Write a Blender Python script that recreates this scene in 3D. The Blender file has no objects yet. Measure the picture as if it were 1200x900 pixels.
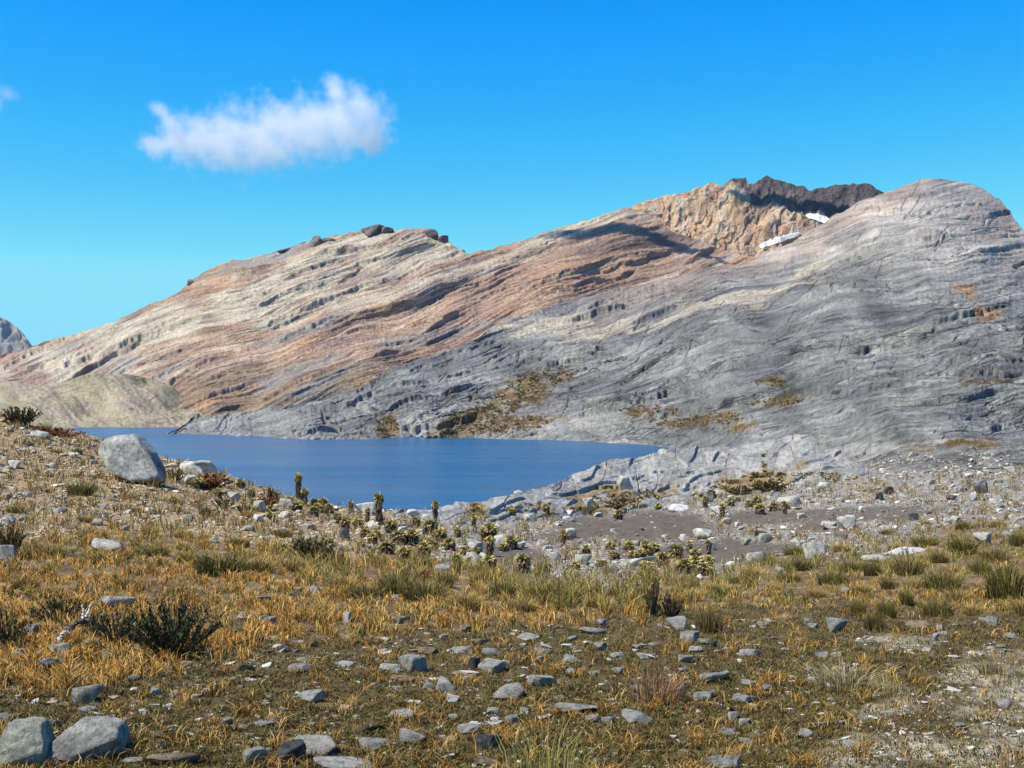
import bpy, bmesh, math, random
import numpy as np
from mathutils import Vector, Matrix

sc = bpy.context.scene
C = sc.collection
R = math.radians
random.seed(7)
rng = np.random.default_rng(7)

# ------------------------------------------------------------------ camera
FPX, HZ, CX = 1450.0, 478.0, 600.0          # focal length and horizon height in photo pixels (1200 x 900)
cam = bpy.data.cameras.new('camera')
cam.sensor_width = 36.0
cam.lens = 36.0 * FPX / 1200.0
cam.shift_y = (HZ - 450.0) / 1200.0
cam.clip_start, cam.clip_end = 0.1, 40000
camo = bpy.data.objects.new('camera', cam)
camo.rotation_euler = (R(90), 0, 0)
C.objects.link(camo)
sc.camera = camo

# ------------------------------------------------------------------ light
SUN_DIR = Vector((-0.52, -0.26, 0.82)).normalized()
elev = math.asin(SUN_DIR.z)
az = math.atan2(SUN_DIR.x, SUN_DIR.y)
# per channel response (offset, gain, power, ceiling) on 0.15 * sky: the clear high-altitude blue of the photo
SKY_CH = ((-.19, 1.8, 1.5, .26), (-.08, 1.28, 1.0, .76), (0, 1.75, 1.0, .96))
SKY_K = 0.15
EXPO = 0.55
w = bpy.data.worlds.new('World')
sc.world = w
w.use_nodes = True
nt = w.node_tree
for n in list(nt.nodes):
    nt.nodes.remove(n)
sky = nt.nodes.new('ShaderNodeTexSky')
sky.sky_type = 'NISHITA'
sky.sun_disc = False
sky.sun_elevation = elev
sky.sun_rotation = az
sky.altitude = 4200
sky.air_density = 1.35
sky.dust_density = 0.15
sky.ozone_density = 2.2
hs = nt.nodes.new('ShaderNodeHueSaturation')
hs.inputs['Saturation'].default_value = 1.0
hs.inputs['Value'].default_value = 1.0
bg = nt.nodes.new('ShaderNodeBackground')
bg.inputs['Strength'].default_value = 0.15 / 2 ** EXPO
wo = nt.nodes.new('ShaderNodeOutputWorld')
nt.links.new(sky.outputs[0], hs.inputs['Color'])
spc = nt.nodes.new('ShaderNodeSeparateColor'); cbc = nt.nodes.new('ShaderNodeCombineColor')
nt.links.new(hs.outputs[0], spc.inputs[0])
def _m(op, src, v):
    n = nt.nodes.new('ShaderNodeMath'); n.operation = op; n.inputs[1].default_value = v
    nt.links.new(src, n.inputs[0]); return n.outputs[0]
for ch, (off, gain, power, top) in enumerate(SKY_CH):
    q = _m('MULTIPLY', spc.outputs[ch], SKY_K)
    q = _m('MAXIMUM', _m('ADD', q, off), 0.0)
    q = _m('MINIMUM', _m('MULTIPLY', _m('POWER', q, power), gain), top)
    nt.links.new(_m('DIVIDE', q, SKY_K), cbc.inputs[ch])
nt.links.new(cbc.outputs[0], bg.inputs['Color'])
nt.links.new(bg.outputs[0], wo.inputs['Surface'])

sl = bpy.data.lights.new('sun', 'SUN')
sl.energy = 5.0
sl.angle = R(0.5)
sl.color = (1.0, 0.93, 0.80)
so = bpy.data.objects.new('sun', sl)
so.rotation_euler = SUN_DIR.to_track_quat('Z', 'Y').to_euler()
so.location = (-60, -20, 80)
C.objects.link(so)

sc.view_settings.view_transform = 'Standard'
sc.view_settings.look = 'None'
sc.view_settings.exposure = EXPO
sc.view_settings.gamma = 1.0
sc.render.engine = 'CYCLES'
sc.cycles.volume_bounces = 10
sc.cycles.max_bounces = 12
sc.cycles.diffuse_bounces = 3
sc.cycles.volume_max_steps = 256

# ------------------------------------------------------------------ noise
_p = np.random.default_rng(99).permutation(256).astype(np.int64)
_p = np.concatenate([_p, _p, _p])
_ga = np.linspace(0, 2 * np.pi, 32, endpoint=False)
_gx, _gy = np.cos(_ga), np.sin(_ga)

def noise2(x, y, seed=0):
    x = np.asarray(x, float) + seed * 17.31
    y = np.asarray(y, float) + seed * 9.77
    x, y = np.broadcast_arrays(x, y)
    xi = np.floor(x).astype(np.int64); yi = np.floor(y).astype(np.int64)
    xf = x - xi; yf = y - yi
    xi &= 255; yi &= 255
    u = xf * xf * xf * (xf * (xf * 6 - 15) + 10)
    v = yf * yf * yf * (yf * (yf * 6 - 15) + 10)
    def g(ix, iy, dx, dy):
        h = _p[_p[ix & 255] + (iy & 255)] & 31
        return _gx[h] * dx + _gy[h] * dy
    a = g(xi, yi, xf, yf); b = g(xi + 1, yi, xf - 1, yf)
    c = g(xi, yi + 1, xf, yf - 1); d = g(xi + 1, yi + 1, xf - 1, yf - 1)
    return (a + u * (b - a) + v * ((c + u * (d - c)) - (a + u * (b - a)))) * 1.5

def fbm(x, y, oct=5, seed=0, gain=0.5, lac=2.03):
    s = 0; a = 1.0; t = 0
    for i in range(oct):
        s = s + a * noise2(x * lac ** i, y * lac ** i, seed + i * 3.1)
        t += a; a *= gain
    return s / t * 1.6

def ridge(x, y, oct=4, seed=0, gain=0.55):
    s = 0; a = 1.0; t = 0
    for i in range(oct):
        n = 1 - np.abs(noise2(x * 2.1 ** i, y * 2.1 ** i, seed + i * 2.7)) * 2
        s = s + a * n; t += a; a *= gain
    return s / t

def saw(x, soft=.05):
    """rises slowly and falls back sharply once per unit"""
    f = x - np.floor(x)
    return np.where(f < 1 - soft, f / (1 - soft), (1 - f) / soft) ** 1.3

def sstep(a, b, x):
    t = np.clip((x - a) / (b - a), 0, 1)
    return t * t * (3 - 2 * t)

def curve(pts):
    xs = np.array([p[0] for p in pts], float); ys = np.array([p[1] for p in pts], float)
    return lambda u: np.interp(u, xs, ys)

def col(*c):
    return np.array(c, float)

def mixc(a, b, t):
    t = np.asarray(t)[..., None]
    return a * (1 - t) + b * t

def blob(u, y, cx, cy, rx, ry, ang=0.0, nz=0):
    """soft patch: 1 inside, 0 outside, uneven edge"""
    ca, sa = math.cos(ang), math.sin(ang)
    dx, dy = u - cx, y - cy
    a = (dx * ca + dy * sa) / rx; b = (-dx * sa + dy * ca) / ry
    return 1 - sstep(0.6, 1.15, np.sqrt(a * a + b * b) + nz)

# ------------------------------------------------------------------ mesh helpers
def mesh_np(name, V, F, colr=None, smooth=True, mat=None):
    me = bpy.data.meshes.new(name)
    V = np.asarray(V, np.float32); F = np.asarray(F, np.int32)
    k = F.shape[1]
    me.vertices.add(len(V)); me.vertices.foreach_set('co', V.ravel())
    me.loops.add(F.size); me.loops.foreach_set('vertex_index', F.ravel())
    me.polygons.add(len(F))
    me.polygons.foreach_set('loop_start', np.arange(0, F.size, k, dtype=np.int32))
    me.polygons.foreach_set('use_smooth', np.full(len(F), smooth))
    me.update(calc_edges=True)
    if colr is not None:
        at = me.color_attributes.new('tint', 'FLOAT_COLOR', 'POINT')
        cc = np.ones((len(V), 4), np.float32); cc[:, :3] = np.clip(colr, 0, 1)
        at.data.foreach_set('color', cc.ravel())
    if mat:
        me.materials.append(mat)
    return me

def link(name, me, parent=None):
    o = bpy.data.objects.new(name, me)
    C.objects.link(o)
    if parent:
        o.parent = parent
    return o

def tag(o, label=None, cat=None, group=None, kind=None):
    if label: o['label'] = label
    if cat: o['category'] = cat
    if group: o['group'] = group
    if kind: o['kind'] = kind
    return o

def grid_faces(nr, nc):
    i = np.arange(nr - 1)[:, None] * nc + np.arange(nc - 1)[None, :]
    i = i.ravel()
    return np.stack([i, i + 1, i + nc + 1, i + nc], 1)

# ------------------------------------------------------------------ materials
def nodes(mat):
    mat.use_nodes = True
    t = mat.node_tree
    for n in list(t.nodes): t.nodes.remove(n)
    out = t.nodes.new('ShaderNodeOutputMaterial')
    b = t.nodes.new('ShaderNodeBsdfPrincipled')
    t.links.new(b.outputs[0], out.inputs['Surface'])
    b.inputs['Specular IOR Level'].default_value = 0.25
    return t, b, out

def N(t, kind, **kw):
    n = t.nodes.new(kind)
    for k, v in kw.items():
        if k.startswith('i_'): n.inputs[k[2:].replace('_', ' ')].default_value = v
        else: setattr(n, k, v)
    return n

def tint_mat(name, scale=1.0, amount=0.35, bump=0.3, bdist=0.5, rough=0.9, stretch=(1, 1, 1), spec=0.2, cracks=()):
    """vertex tint (what the rock or soil is made of, with some painted shade) broken up by fine object-space noise"""
    m = bpy.data.materials.new(name)
    t, b, out = nodes(m)
    L = t.links.new
    at = N(t, 'ShaderNodeAttribute', attribute_name='tint')
    tc = N(t, 'ShaderNodeTexCoord')
    mp = N(t, 'ShaderNodeMapping'); mp.inputs['Scale'].default_value = stretch
    L(tc.outputs['Object'], mp.inputs['Vector'])
    n1 = N(t, 'ShaderNodeTexNoise'); n1.inputs['Scale'].default_value = scale; n1.inputs['Detail'].default_value = 6; n1.inputs['Roughness'].default_value = 0.65
    L(mp.outputs[0], n1.inputs['Vector'])
    mr = N(t, 'ShaderNodeMapRange'); mr.inputs[1].default_value = 0.3; mr.inputs[2].default_value = 0.7
    mr.inputs[3].default_value = 1 - amount; mr.inputs[4].default_value = 1 + amount
    L(n1.outputs[0], mr.inputs[0])
    mx = N(t, 'ShaderNodeVectorMath', operation='SCALE')
    L(at.outputs['Color'], mx.inputs[0]); L(mr.outputs[0], mx.inputs['Scale'])
    last = mx.outputs[0]; hgt = n1.outputs[0]
    for (dip, sc3, width, dark) in cracks:          # thin joints: where a stretched noise passes its middle value
        m0 = N(t, 'ShaderNodeMapping'); m0.inputs['Rotation'].default_value = (0, dip, 0); L(tc.outputs['Object'], m0.inputs['Vector'])
        m1_ = N(t, 'ShaderNodeMapping'); m1_.inputs['Scale'].default_value = sc3; L(m0.outputs[0], m1_.inputs['Vector'])
        nc = N(t, 'ShaderNodeTexNoise'); nc.inputs['Scale'].default_value = 1.0; nc.inputs['Detail'].default_value = 4; nc.inputs['Roughness'].default_value = .5; L(m1_.outputs[0], nc.inputs['Vector'])
        sb = N(t, 'ShaderNodeMath', operation='SUBTRACT'); sb.inputs[1].default_value = .5; L(nc.outputs[0], sb.inputs[0])
        ab = N(t, 'ShaderNodeMath', operation='ABSOLUTE'); L(sb.outputs[0], ab.inputs[0])
        rc = N(t, 'ShaderNodeMapRange'); rc.inputs[1].default_value = 0; rc.inputs[2].default_value = width; rc.inputs[3].default_value = dark; rc.inputs[4].default_value = 1; L(ab.outputs[0], rc.inputs[0])  # dark lines: lichen and crack shade put into the colour
        # joints come and go
        ng = N(t, 'ShaderNodeTexNoise'); ng.inputs['Scale'].default_value = .012; L(tc.outputs['Object'], ng.inputs['Vector'])
        rg = N(t, 'ShaderNodeMapRange'); rg.inputs[1].default_value = .42; rg.inputs[2].default_value = .56; L(ng.outputs[0], rg.inputs[0])
        mxg = N(t, 'ShaderNodeMix'); mxg.inputs['A'].default_value = 1.0; L(rg.outputs[0], mxg.inputs['Factor']); L(rc.outputs[0], mxg.inputs['B'])
        ms = N(t, 'ShaderNodeVectorMath', operation='SCALE'); L(last, ms.inputs[0]); L(mxg.outputs[0], ms.inputs['Scale']); last = ms.outputs[0]
        mh = N(t, 'ShaderNodeMath', operation='ADD'); L(hgt, mh.inputs[0]); L(mxg.outputs[0], mh.inputs[1]); hgt = mh.outputs[0]
    L(last, b.inputs['Base Color'])
    b.inputs['Roughness'].default_value = rough
    b.inputs['Specular IOR Level'].default_value = spec
    if bump:
        bp = N(t, 'ShaderNodeBump'); bp.inputs['Strength'].default_value = bump; bp.inputs['Distance'].default_value = bdist
        L(hgt, bp.inputs['Height']); L(bp.outputs[0], b.inputs['Normal'])
    return m

# ------------------------------------------------------------------ far rock masses
def relief(name, u0, u1, nu, nt_, ytop, ybase, Dtop, Dbase, disp, colf, mat, drel=None, back=0.12, jag=0, seed=0, kind='structure', wd=55.0):
    u = np.linspace(u0, u1, nu)
    yt = ytop(u)
    def sm(f):
        q = np.linspace(-2, 2, 17); ww = np.exp(-q * q); return sum(wi * f(u + qi * wd) for qi, wi in zip(q, ww)) / ww.sum()
    yb = ybase(u); Dt = sm(Dtop); Db = sm(Dbase); yts = sm(ytop); ybs = sm(ybase)
    T = np.linspace(0, 1, nt_)[:, None]
    U = np.broadcast_to(u, (nt_, nu))
    Y = yb + (yt - yb) * T + jag * fbm(u / 14, u * 0 + 3.3, 4, seed) * sstep(.9, 1, T)
    TT = np.clip((ybs - Y) / (ybs - yts), -.08, 1.25)
    D = 1 / (1 / Db + (1 / Dt - 1 / Db) * TT)
    if drel is not None:
        D = D * (1 + drel(U, Y, T) * np.minimum(1, (1 - T) * 8 + 0.15))
    X = (U - CX) * D / FPX; Z = (HZ - Y) * D / FPX
    P = np.stack([X, D, Z], -1)
    d = disp(U, Y, T) * D / FPX
    fade = np.minimum(1, (1 - T) * 25 + 0.25) * (.15 + .85 * sstep(0, .06, T))
    P[..., 1] -= d * 0.30 * fade
    P[..., 2] += d * 0.95 * fade
    c = colf(U, Y, T)
    # far side falls away behind the crest
    nb = 14
    k = np.linspace(1 / nb, 1, nb)[:, None]
    last = P[-1]
    Db_ = Dt * (1 + back * k)
    B = np.stack([np.broadcast_to(last[:, 0], (nb, nu)) + 0 * Db_, last[:, 1] + Dt * back * k, last[:, 2] - (0.06 + k) * Dt * back * 0.75], -1)
    B[..., 2] += (fbm(U[:nb] / 30, k * 6 + 0 * U[:nb], 3, seed + 5)) * Dt * 0.01
    P = np.concatenate([P, B], 0)
    c = np.concatenate([c, np.broadcast_to(c[-1], (nb, nu, 3))], 0)
    me = mesh_np(name, P.reshape(-1, 3), grid_faces(nt_ + nb, nu), c.reshape(-1, 3), True, mat)
    o = link(name, me)
    tag(o, kind=kind)
    return o

def ledges(U, Y, lst):
    """each ledge: rock stands out above the line and is cut back sharply under it"""
    s = 0
    for pts, A, Lr in lst:
        c = curve(pts); x0, x1 = pts[0][0], pts[-1][0]
        A = A * 1.35; e = sstep(x0, x0 + (x1 - x0) * 0.2, U) * (1 - sstep(x1 - (x1 - x0) * 0.15, x1, U))
        wv = noise2(U / 19, Y / 40, A) * 3 + noise2(U / 6, Y / 12, A + 3) * 1.0
        dy = Y - (c(U) + wv)
        Am = A * (0.7 + 0.5 * noise2(U / 40, Y / 60 + 7, A * 2))
        s = s + e * Am * (0.35 * np.exp(-np.abs(dy) / (Lr * 0.5)) * (dy < 0) - sstep(0, 1.0, dy) * np.exp(-np.maximum(dy, 0) / Lr))
    return s

GREY = col(.232, .228, .210); DARK = col(.075, .073, .08); PALE = col(.45, .435, .39)
CREAM = col(.50, .43, .32); PINK = col(.39, .25, .165); MAUVE = col(.25, .175, .155); ORANGE = col(.52, .29, .14)
BROWN = col(.26, .185, .11); VEG = col(.17, .115, .035); TAN = col(.44, .37, .26)

CRK = [(R(17), (.010, .008, .085), .010, .42), (R(9), (.022, .02, .20), .012, .55), (R(-52), (.02, .02, .10), .007, .55)]
mat_rock = tint_mat('far_rock', 0.5, 0.42, 0.7, 2.0, cracks=CRK)
mat_near_rock = tint_mat('slab_rock', 1.6, 0.34, 0.6, 0.3, cracks=[(R(8), (.06, .05, .5), .012, .5), (R(-70), (.10, .06, .5), .008, .5)])

# --- long pink and cream ridge across the lake
m2_led = [([(0, 436), (70, 428), (150, 407), (215, 380)], 5, 9), ([(60, 452), (150, 432), (260, 395)], 3, 7),
          ([(150, 398), (230, 366), (330, 330)], 3, 6), ([(268, 362), (330, 342), (400, 328), (440, 305)], 4, 6),
          ([(290, 385), (360, 362), (420, 338), (465, 322), (500, 300)], 5, 7), ([(250, 420), (330, 398), (430, 362), (500, 345)], 3, 7),
          ([(360, 300), (430, 288), (500, 272)], 4, 5), ([(400, 318), (450, 300), (520, 285)], 4, 5), ([(455, 330), (520, 300), (545, 296)], 3, 5),
          ([(470, 352), (530, 338), (600, 325)], 3, 6), ([(420, 383), (520, 372), (560, 362)], 3, 6),
          ([(540, 352), (620, 335), (700, 312)], 3.5, 7), ([(640, 344), (700, 334), (750, 312)], 6, 8), ([(690, 322), (760, 300), (800, 290)], 4, 7),
          ([(570, 310), (640, 290), (700, 275)], 2.5, 6), ([(80, 470), (200, 450), (330, 430)], 2, 8), ([(330, 425), (420, 412), (500, 392)], 2.5, 6),
          ]
def s2(U, Y):
    return Y + 0.37 * (U - 300) + 12 * fbm(U / 200, Y / 160, 2, 2) + 1.0 * fbm(U / 60, Y / 30, 2, 6)
def m2_disp(U, Y, T):
    s = s2(U, Y)
    w1 = sstep(-.1, .45, fbm(U / 130, s / 22, 3, 16)); w2 = sstep(-.05, .45, fbm(U / 80, s / 10, 3, 17))
    sw = s + 9 * noise2(U / 240, s / 60, 35) + .8 * fbm(U / 30, s / 14, 3, 18) + .7 * fbm(U / 8, s / 5, 2, 19)
    d = 3 * fbm(s / 26, U / 210, 3, 11) + 5.5 * w1 * saw(sw / 19 + .3) + 2.6 * w2 * saw(sw / 6.7, .09) + 1.5 * fbm(s / 3.2, U / 44, 3, 13) + .6 * fbm(U / 4.5, Y / 4.5, 3, 14)
    d += 4 * fbm(U / 120, Y / 90, 2, 15)
    return d + ledges(U, Y, m2_led)
def m2_col(U, Y, T):
    s = s2(U, Y)
    b = fbm(s / 17, U / 260, 4, 21); b2 = fbm(s / 6, U / 90, 4, 22); n = fbm(U / 45, Y / 30, 4, 23)
    cream = np.clip(0.75 * blob(U, Y, 420, 315, 190, 60, -.30, n * .4) + 0.6 * blob(U, Y, 200, 385, 200, 34, -.30, n * .4) + .5 * sstep(16, 3, (Y - np.interp(U, [540, 800], [297, 230])) + n * 8) * sstep(530, 570, U), 0, 1)
    c = mixc(PINK, CREAM, sstep(-.5, .6, b + 1.3 * cream - .55))
    c = mixc(c, MAUVE, .75 * sstep(.12, .6, b2 + .4 * n))
    c = mixc(c, CREAM * 1.05, .7 * sstep(.25, .7, -b2 - .3 * n + .15))
    c = mixc(c, BROWN, .75 * blob(U, Y, 300, 465, 190, 40, -.12, n * .3))
    c = mixc(c, ORANGE, .55 * sstep(.2, .7, fbm(s / 22, U / 120, 3, 29)) * (1 - cream * .6))
    c = mixc(c, PINK * 1.02, .6 * blob(U, Y, 660, 330, 200, 34, -.32, n * .4))
    c = mixc(c, GREY * 1.15, .6 * blob(U, Y, 500, 395, 90, 9, -.2, n * .5) + .7 * sstep(.35, .65, fbm(s / 30, U / 180, 3, 33)) * sstep(450, 380, U))
    c = mixc(c, MAUVE * .55, .75 * blob(U, Y, 745, 283, 95, 11, -.12, n * .35))  # shade of the hollow below the skyline, painted into the rock colour
    c = mixc(c, DARK * 1.1, .75 * sstep(.30, .55, fbm(s / 3.0, U / 80, 3, 26)) * sstep(-.2, .3, fbm(U / 90, s / 30, 3, 27)))
    g = 1 + .36 * fbm(s / 2.8, U / 50, 3, 24) + .1 * fbm(U / 2.6, Y / 2.6, 2, 25)
    return c * g[..., None] * .76
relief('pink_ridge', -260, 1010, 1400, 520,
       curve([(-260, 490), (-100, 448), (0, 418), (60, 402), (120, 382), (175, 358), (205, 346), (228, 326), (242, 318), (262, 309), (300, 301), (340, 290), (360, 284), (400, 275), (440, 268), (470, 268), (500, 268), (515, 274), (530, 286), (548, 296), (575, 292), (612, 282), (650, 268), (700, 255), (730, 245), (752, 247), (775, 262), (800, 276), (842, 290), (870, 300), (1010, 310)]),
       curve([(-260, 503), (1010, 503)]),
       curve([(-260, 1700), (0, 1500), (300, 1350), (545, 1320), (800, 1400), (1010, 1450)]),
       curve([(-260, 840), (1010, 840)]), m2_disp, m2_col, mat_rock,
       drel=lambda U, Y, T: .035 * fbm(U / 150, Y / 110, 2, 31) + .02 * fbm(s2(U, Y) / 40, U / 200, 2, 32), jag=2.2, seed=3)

# --- dark summit crags above the cirque
def m3_disp(U, Y, T):
    q = U + .5 * Y
    e = .35 + .65 * sstep(0, .25, 1 - T); return e * ((4 + 3 * sstep(780, 830, U)) * (ridge(q / 46, Y / 70, 2, 41) - .45) + (3 + 4 * sstep(780, 830, U)) * fbm(U / 40, Y / 36, 3, 42) + 2.0 * saw((Y + .45 * U) / 19 + 1.3 * fbm(U / 30, Y / 30, 3, 40)) + 3.0 * saw((U - .25 * Y) / 26 + 1.2 * fbm(U / 30, Y / 30, 3, 37), .12)) + 2.6 * fbm(U / 9, Y / 12, 4, 43)
def m3_col(U, Y, T):
    n = fbm(U / 16, Y / 22, 4, 44); n2 = fbm((U + Y) / 8, Y / 22, 3, 45)
    c = mixc(col(.38, .24, .14), col(.42, .33, .23), sstep(-.4, .5, n)); c = mixc(c, BROWN, .55 * sstep(.15, .6, n2))
    c = mixc(c, PINK, .6 * sstep(800, 730, U + 30 * n))
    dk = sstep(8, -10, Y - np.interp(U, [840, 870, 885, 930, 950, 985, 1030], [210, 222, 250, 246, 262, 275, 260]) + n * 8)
    c = mixc(c, col(.075, .062, .058) * (1 + .0 * n)[..., None].mean(), dk)  # crest: dark rock, with the cloud shade also painted in
    c = mixc(c, MAUVE * .6, .6 * sstep(.1, .5, fbm((U + .8 * Y) / 22, (Y - U) / 60, 3, 36)))
    return c * (1 + .25 * n2 + .2 * fbm(U / 3, Y / 3, 3, 46))[..., None]
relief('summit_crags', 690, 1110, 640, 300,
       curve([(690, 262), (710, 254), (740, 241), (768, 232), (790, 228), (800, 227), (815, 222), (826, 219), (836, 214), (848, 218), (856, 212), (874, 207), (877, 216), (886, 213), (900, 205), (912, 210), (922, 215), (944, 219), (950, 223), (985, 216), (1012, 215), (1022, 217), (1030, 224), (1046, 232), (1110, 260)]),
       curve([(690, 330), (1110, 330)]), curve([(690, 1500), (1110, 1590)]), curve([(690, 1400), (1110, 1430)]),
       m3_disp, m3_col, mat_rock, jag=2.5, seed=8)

# --- grey glaciated slabs coming down to the lake from the right
m1_led = [([(400, 470), (430, 478), (470, 500), (520, 496), (570, 486)], 7, 7), ([(375, 478), (385, 500), (400, 505)], 6, 6), ([(440, 440), (520, 425), (600, 400)], 3, 6),
          ([(960, 412), (1010, 405), (1060, 397), (1105, 384)], 7, 9), ([(1020, 438), (1110, 434), (1260, 440)], 7, 6), ([(985, 456), (1060, 450), (1110, 452)], 5, 5), ([(1090, 420), (1150, 416), (1230, 422)], 5, 5),
          ([(670, 462), (760, 468), (800, 460), (890, 450)], 9, 8), ([(740, 484), (820, 480), (890, 472)], 8, 7), ([(590, 432), (660, 415), (720, 405)], 6, 7), ([(860, 470), (960, 455), (1010, 452)], 6, 6), ([(620, 372), (700, 352), (780, 332)], 3, 5), ([(1030, 270), (1060, 280), (1100, 284)], 4, 5), ([(1000, 300), (1030, 302)], 4, 5),
          ([(850, 430), (930, 420), (1000, 416)], 2.5, 5), ([(560, 440), (640, 420), (730, 408)], 2.5, 6), ([(900, 372), (980, 352), (1050, 340)], 2.5, 5), ([(780, 512), (860, 498), (960, 480), (1060, 470)], 3, 6), ([(1080, 345), (1130, 360), (1180, 382)], 4, 6),
          ([(880, 318), (950, 316), (1010, 312)], 2.5, 4), ([(1010, 500), (1100, 486), (1200, 478)], 2.5, 6), ([(640, 500), (700, 480), (760, 470)], 3, 8)]
def s1(U, Y):
    q = np.interp(np.linspace(0, 1400, 141), [0, 200, 500, 800, 1000, 1200, 1400], [.14, .18, .32, .31, .25, .16, .12])
    cum = np.cumsum(q) * 10
    return Y + np.interp(U, np.linspace(0, 1400, 141), cum - cum[70]) + 9 * fbm(U / 300, Y / 140, 2, 51) + .8 * fbm(U / 70, Y / 34, 2, 52)
def m1_disp(U, Y, T):
    s = s1(U, Y)
    w1 = sstep(.0, .5, fbm(U / 120, s / 24, 3, 50)); w2 = sstep(.05, .5, fbm(U / 80, s / 11, 3, 49))
    sw = s + 12 * noise2(U / 260, s / 60, 34) + .9 * fbm(U / 30, s / 15, 3, 48) + .7 * fbm(U / 8, s / 5, 2, 38)
    d = 2.5 * fbm(s / 30, U / 180, 3, 53) + 7.0 * w1 * saw(sw / 23) + 2.6 * w2 * saw(sw / 7.9 + .5 * noise2(U / 90, Y / 20, 44), .09)
    jt = np.abs(noise2((U + .9 * Y) / 26, Y / 90, 42)); d -= 2.6 * (1 - sstep(.0, .05, jt)) * sstep(0, .3, fbm(U / 50, Y / 50, 2, 39)) + 1.1 * fbm(s / 3.0, U / 44, 3, 55) + .8 * fbm(U / 5, Y / 4.5, 3, 56)
    d += 10 * fbm(U / 150, Y / 80, 2, 57) + 1.6 * fbm(U / 44, Y / 26, 2, 58)
    cr = np.abs(fbm(s / 13, U / 150, 3, 59)); d -= 4.5 * (1 - sstep(.0, .05, cr)) * sstep(-.1, .3, fbm(U / 90, Y / 50, 2, 60))
    near = sstep(150, 320, U) * (1 - sstep(620, 760, U)) * sstep(440, 480, Y)
    d += near * 4 * (ridge(U / 26, Y / 22, 4, 61) - .5)
    return d + ledges(U, Y, m1_led)
def m1_col(U, Y, T):
    s = s1(U, Y); n = fbm(U / 40, Y / 24, 4, 62); b = fbm(s / 9, U / 130, 4, 63); g2 = fbm(s / 3.0, U / 46, 3, 64)
    c = np.broadcast_to(GREY, U.shape + (3,)) * (1 + .25 * n)[..., None]
    c = mixc(c, PALE * .9, .6 * sstep(.12, .6, b + .3 * n)); c = mixc(c, DARK * 1.5, .55 * sstep(.2, .65, -b + .2 * g2)); c = mixc(c, DARK * .8, .85 * sstep(.26, .5, fbm(s / 2.7, U / 60, 3, 47)) * sstep(-.1, .3, fbm(U / 80, s / 26, 3, 46)))
    lo = sstep(455, 485, Y) * (1 - sstep(700, 800, U)); c = mixc(c, PALE * .85, .4 * lo)
    cr = sstep(14, 4, np.abs(Y - np.interp(U, [500, 560, 650, 760, 900, 980], [398, 392, 383, 376, 345, 300]) + 9 * n)) * sstep(530, 600, U) * (1 - sstep(960, 1010, U))
    c = mixc(c, CREAM * 1.15, .8 * cr * sstep(-.3, .2, b + .2))
    warm = sstep(350, 255, Y + 40 * n - .12 * (U - 1000))
    c = mixc(c, col(.37, .335, .285) * (1 + .25 * g2)[..., None], .8 * warm)
    edge = sstep(24, 4, (Y - np.interp(U, [560, 860, 940, 1000, 1085], [402, 318, 290, 255, 215])) + 6 * n) * sstep(640, 760, U) * sstep(1100, 1060, U)
    c = mixc(c, col(.42, .29, .20), .4 * edge)
    c = mixc(c, col(.27, .19, .15), .65 * blob(U, Y, 1165, 250, 50, 45, .6, n * .5) * sstep(-.3, .4, g2 + n))
    for (cx, cy, rx, ry, a) in [(1133, 343, 20, 9, .5), (1150, 372, 22, 10, .4)]:
        c = mixc(c, ORANGE * .75, .7 * blob(U, Y, cx, cy, rx, ry, a, n * .6))
    v = 0
    for (cx, cy, rx, ry, a) in [(555, 492, 66, 17, -.45), (615, 460, 48, 18, -.5), (600, 498, 46, 10, -.1), (650, 440, 22, 8, -.4), (820, 492, 60, 8, -.05), (915, 470, 34, 6, -.1), (760, 480, 36, 5, 0), (905, 448, 20, 6, 0), (1160, 448, 30, 4, 0), (930, 536, 40, 10, 0), (880, 500, 30, 6, -.2), (455, 500, 14, 14, 0), (1130, 520, 60, 6, -.1)]:
        v = np.maximum(v, blob(U, Y, cx, cy, rx, ry, a, .55 * n + .5 * fbm(U / 9, Y / 6, 3, 67)))
    c = mixc(c, mixc(VEG * 1.1, BROWN * .9, sstep(-.2, .5, g2)) * (1 + .6 * fbm(U / 3, Y / 2, 3, 45))[..., None], .92 * v)
    rub = sstep(522, 545, Y + n * 8 + (U - 1100) * .03) * sstep(960, 1040, U)
    c = mixc(c, col(.225, .212, .19) * (1 + .5 * fbm(U / 4, Y / 2.5, 3, 68))[..., None], .7 * rub)
    big = fbm(U / 90, Y / 40, 3, 43)
    st_ = fbm(U / 5, Y / 60, 3, 31); c = mixc(c, DARK * 1.2, .35 * sstep(.2, .6, st_) * sstep(-.2, .4, big) * (1 - warm))
    return c * ((.66 + .18 * warm) * (1 + .38 * big) + .27 * g2 + 0.08 * fbm(U / 2.4, Y / 2.4, 2, 65))[..., None]
m1top = curve([(185, 508), (205, 503), (225, 493), (250, 488), (300, 480), (390, 466), (435, 448), (446, 436), (500, 418), (560, 400), (575, 388), (605, 376), (660, 352), (720, 340), (780, 327), (830, 316), (870, 309), (905, 293), (930, 282), (960, 262), (1000, 242), (1030, 228), (1060, 217), (1085, 209), (1100, 208), (1130, 212), (1150, 219), (1172, 235), (1184, 250), (1200, 271), (1230, 290), (1290, 310), (1500, 340)])
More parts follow.
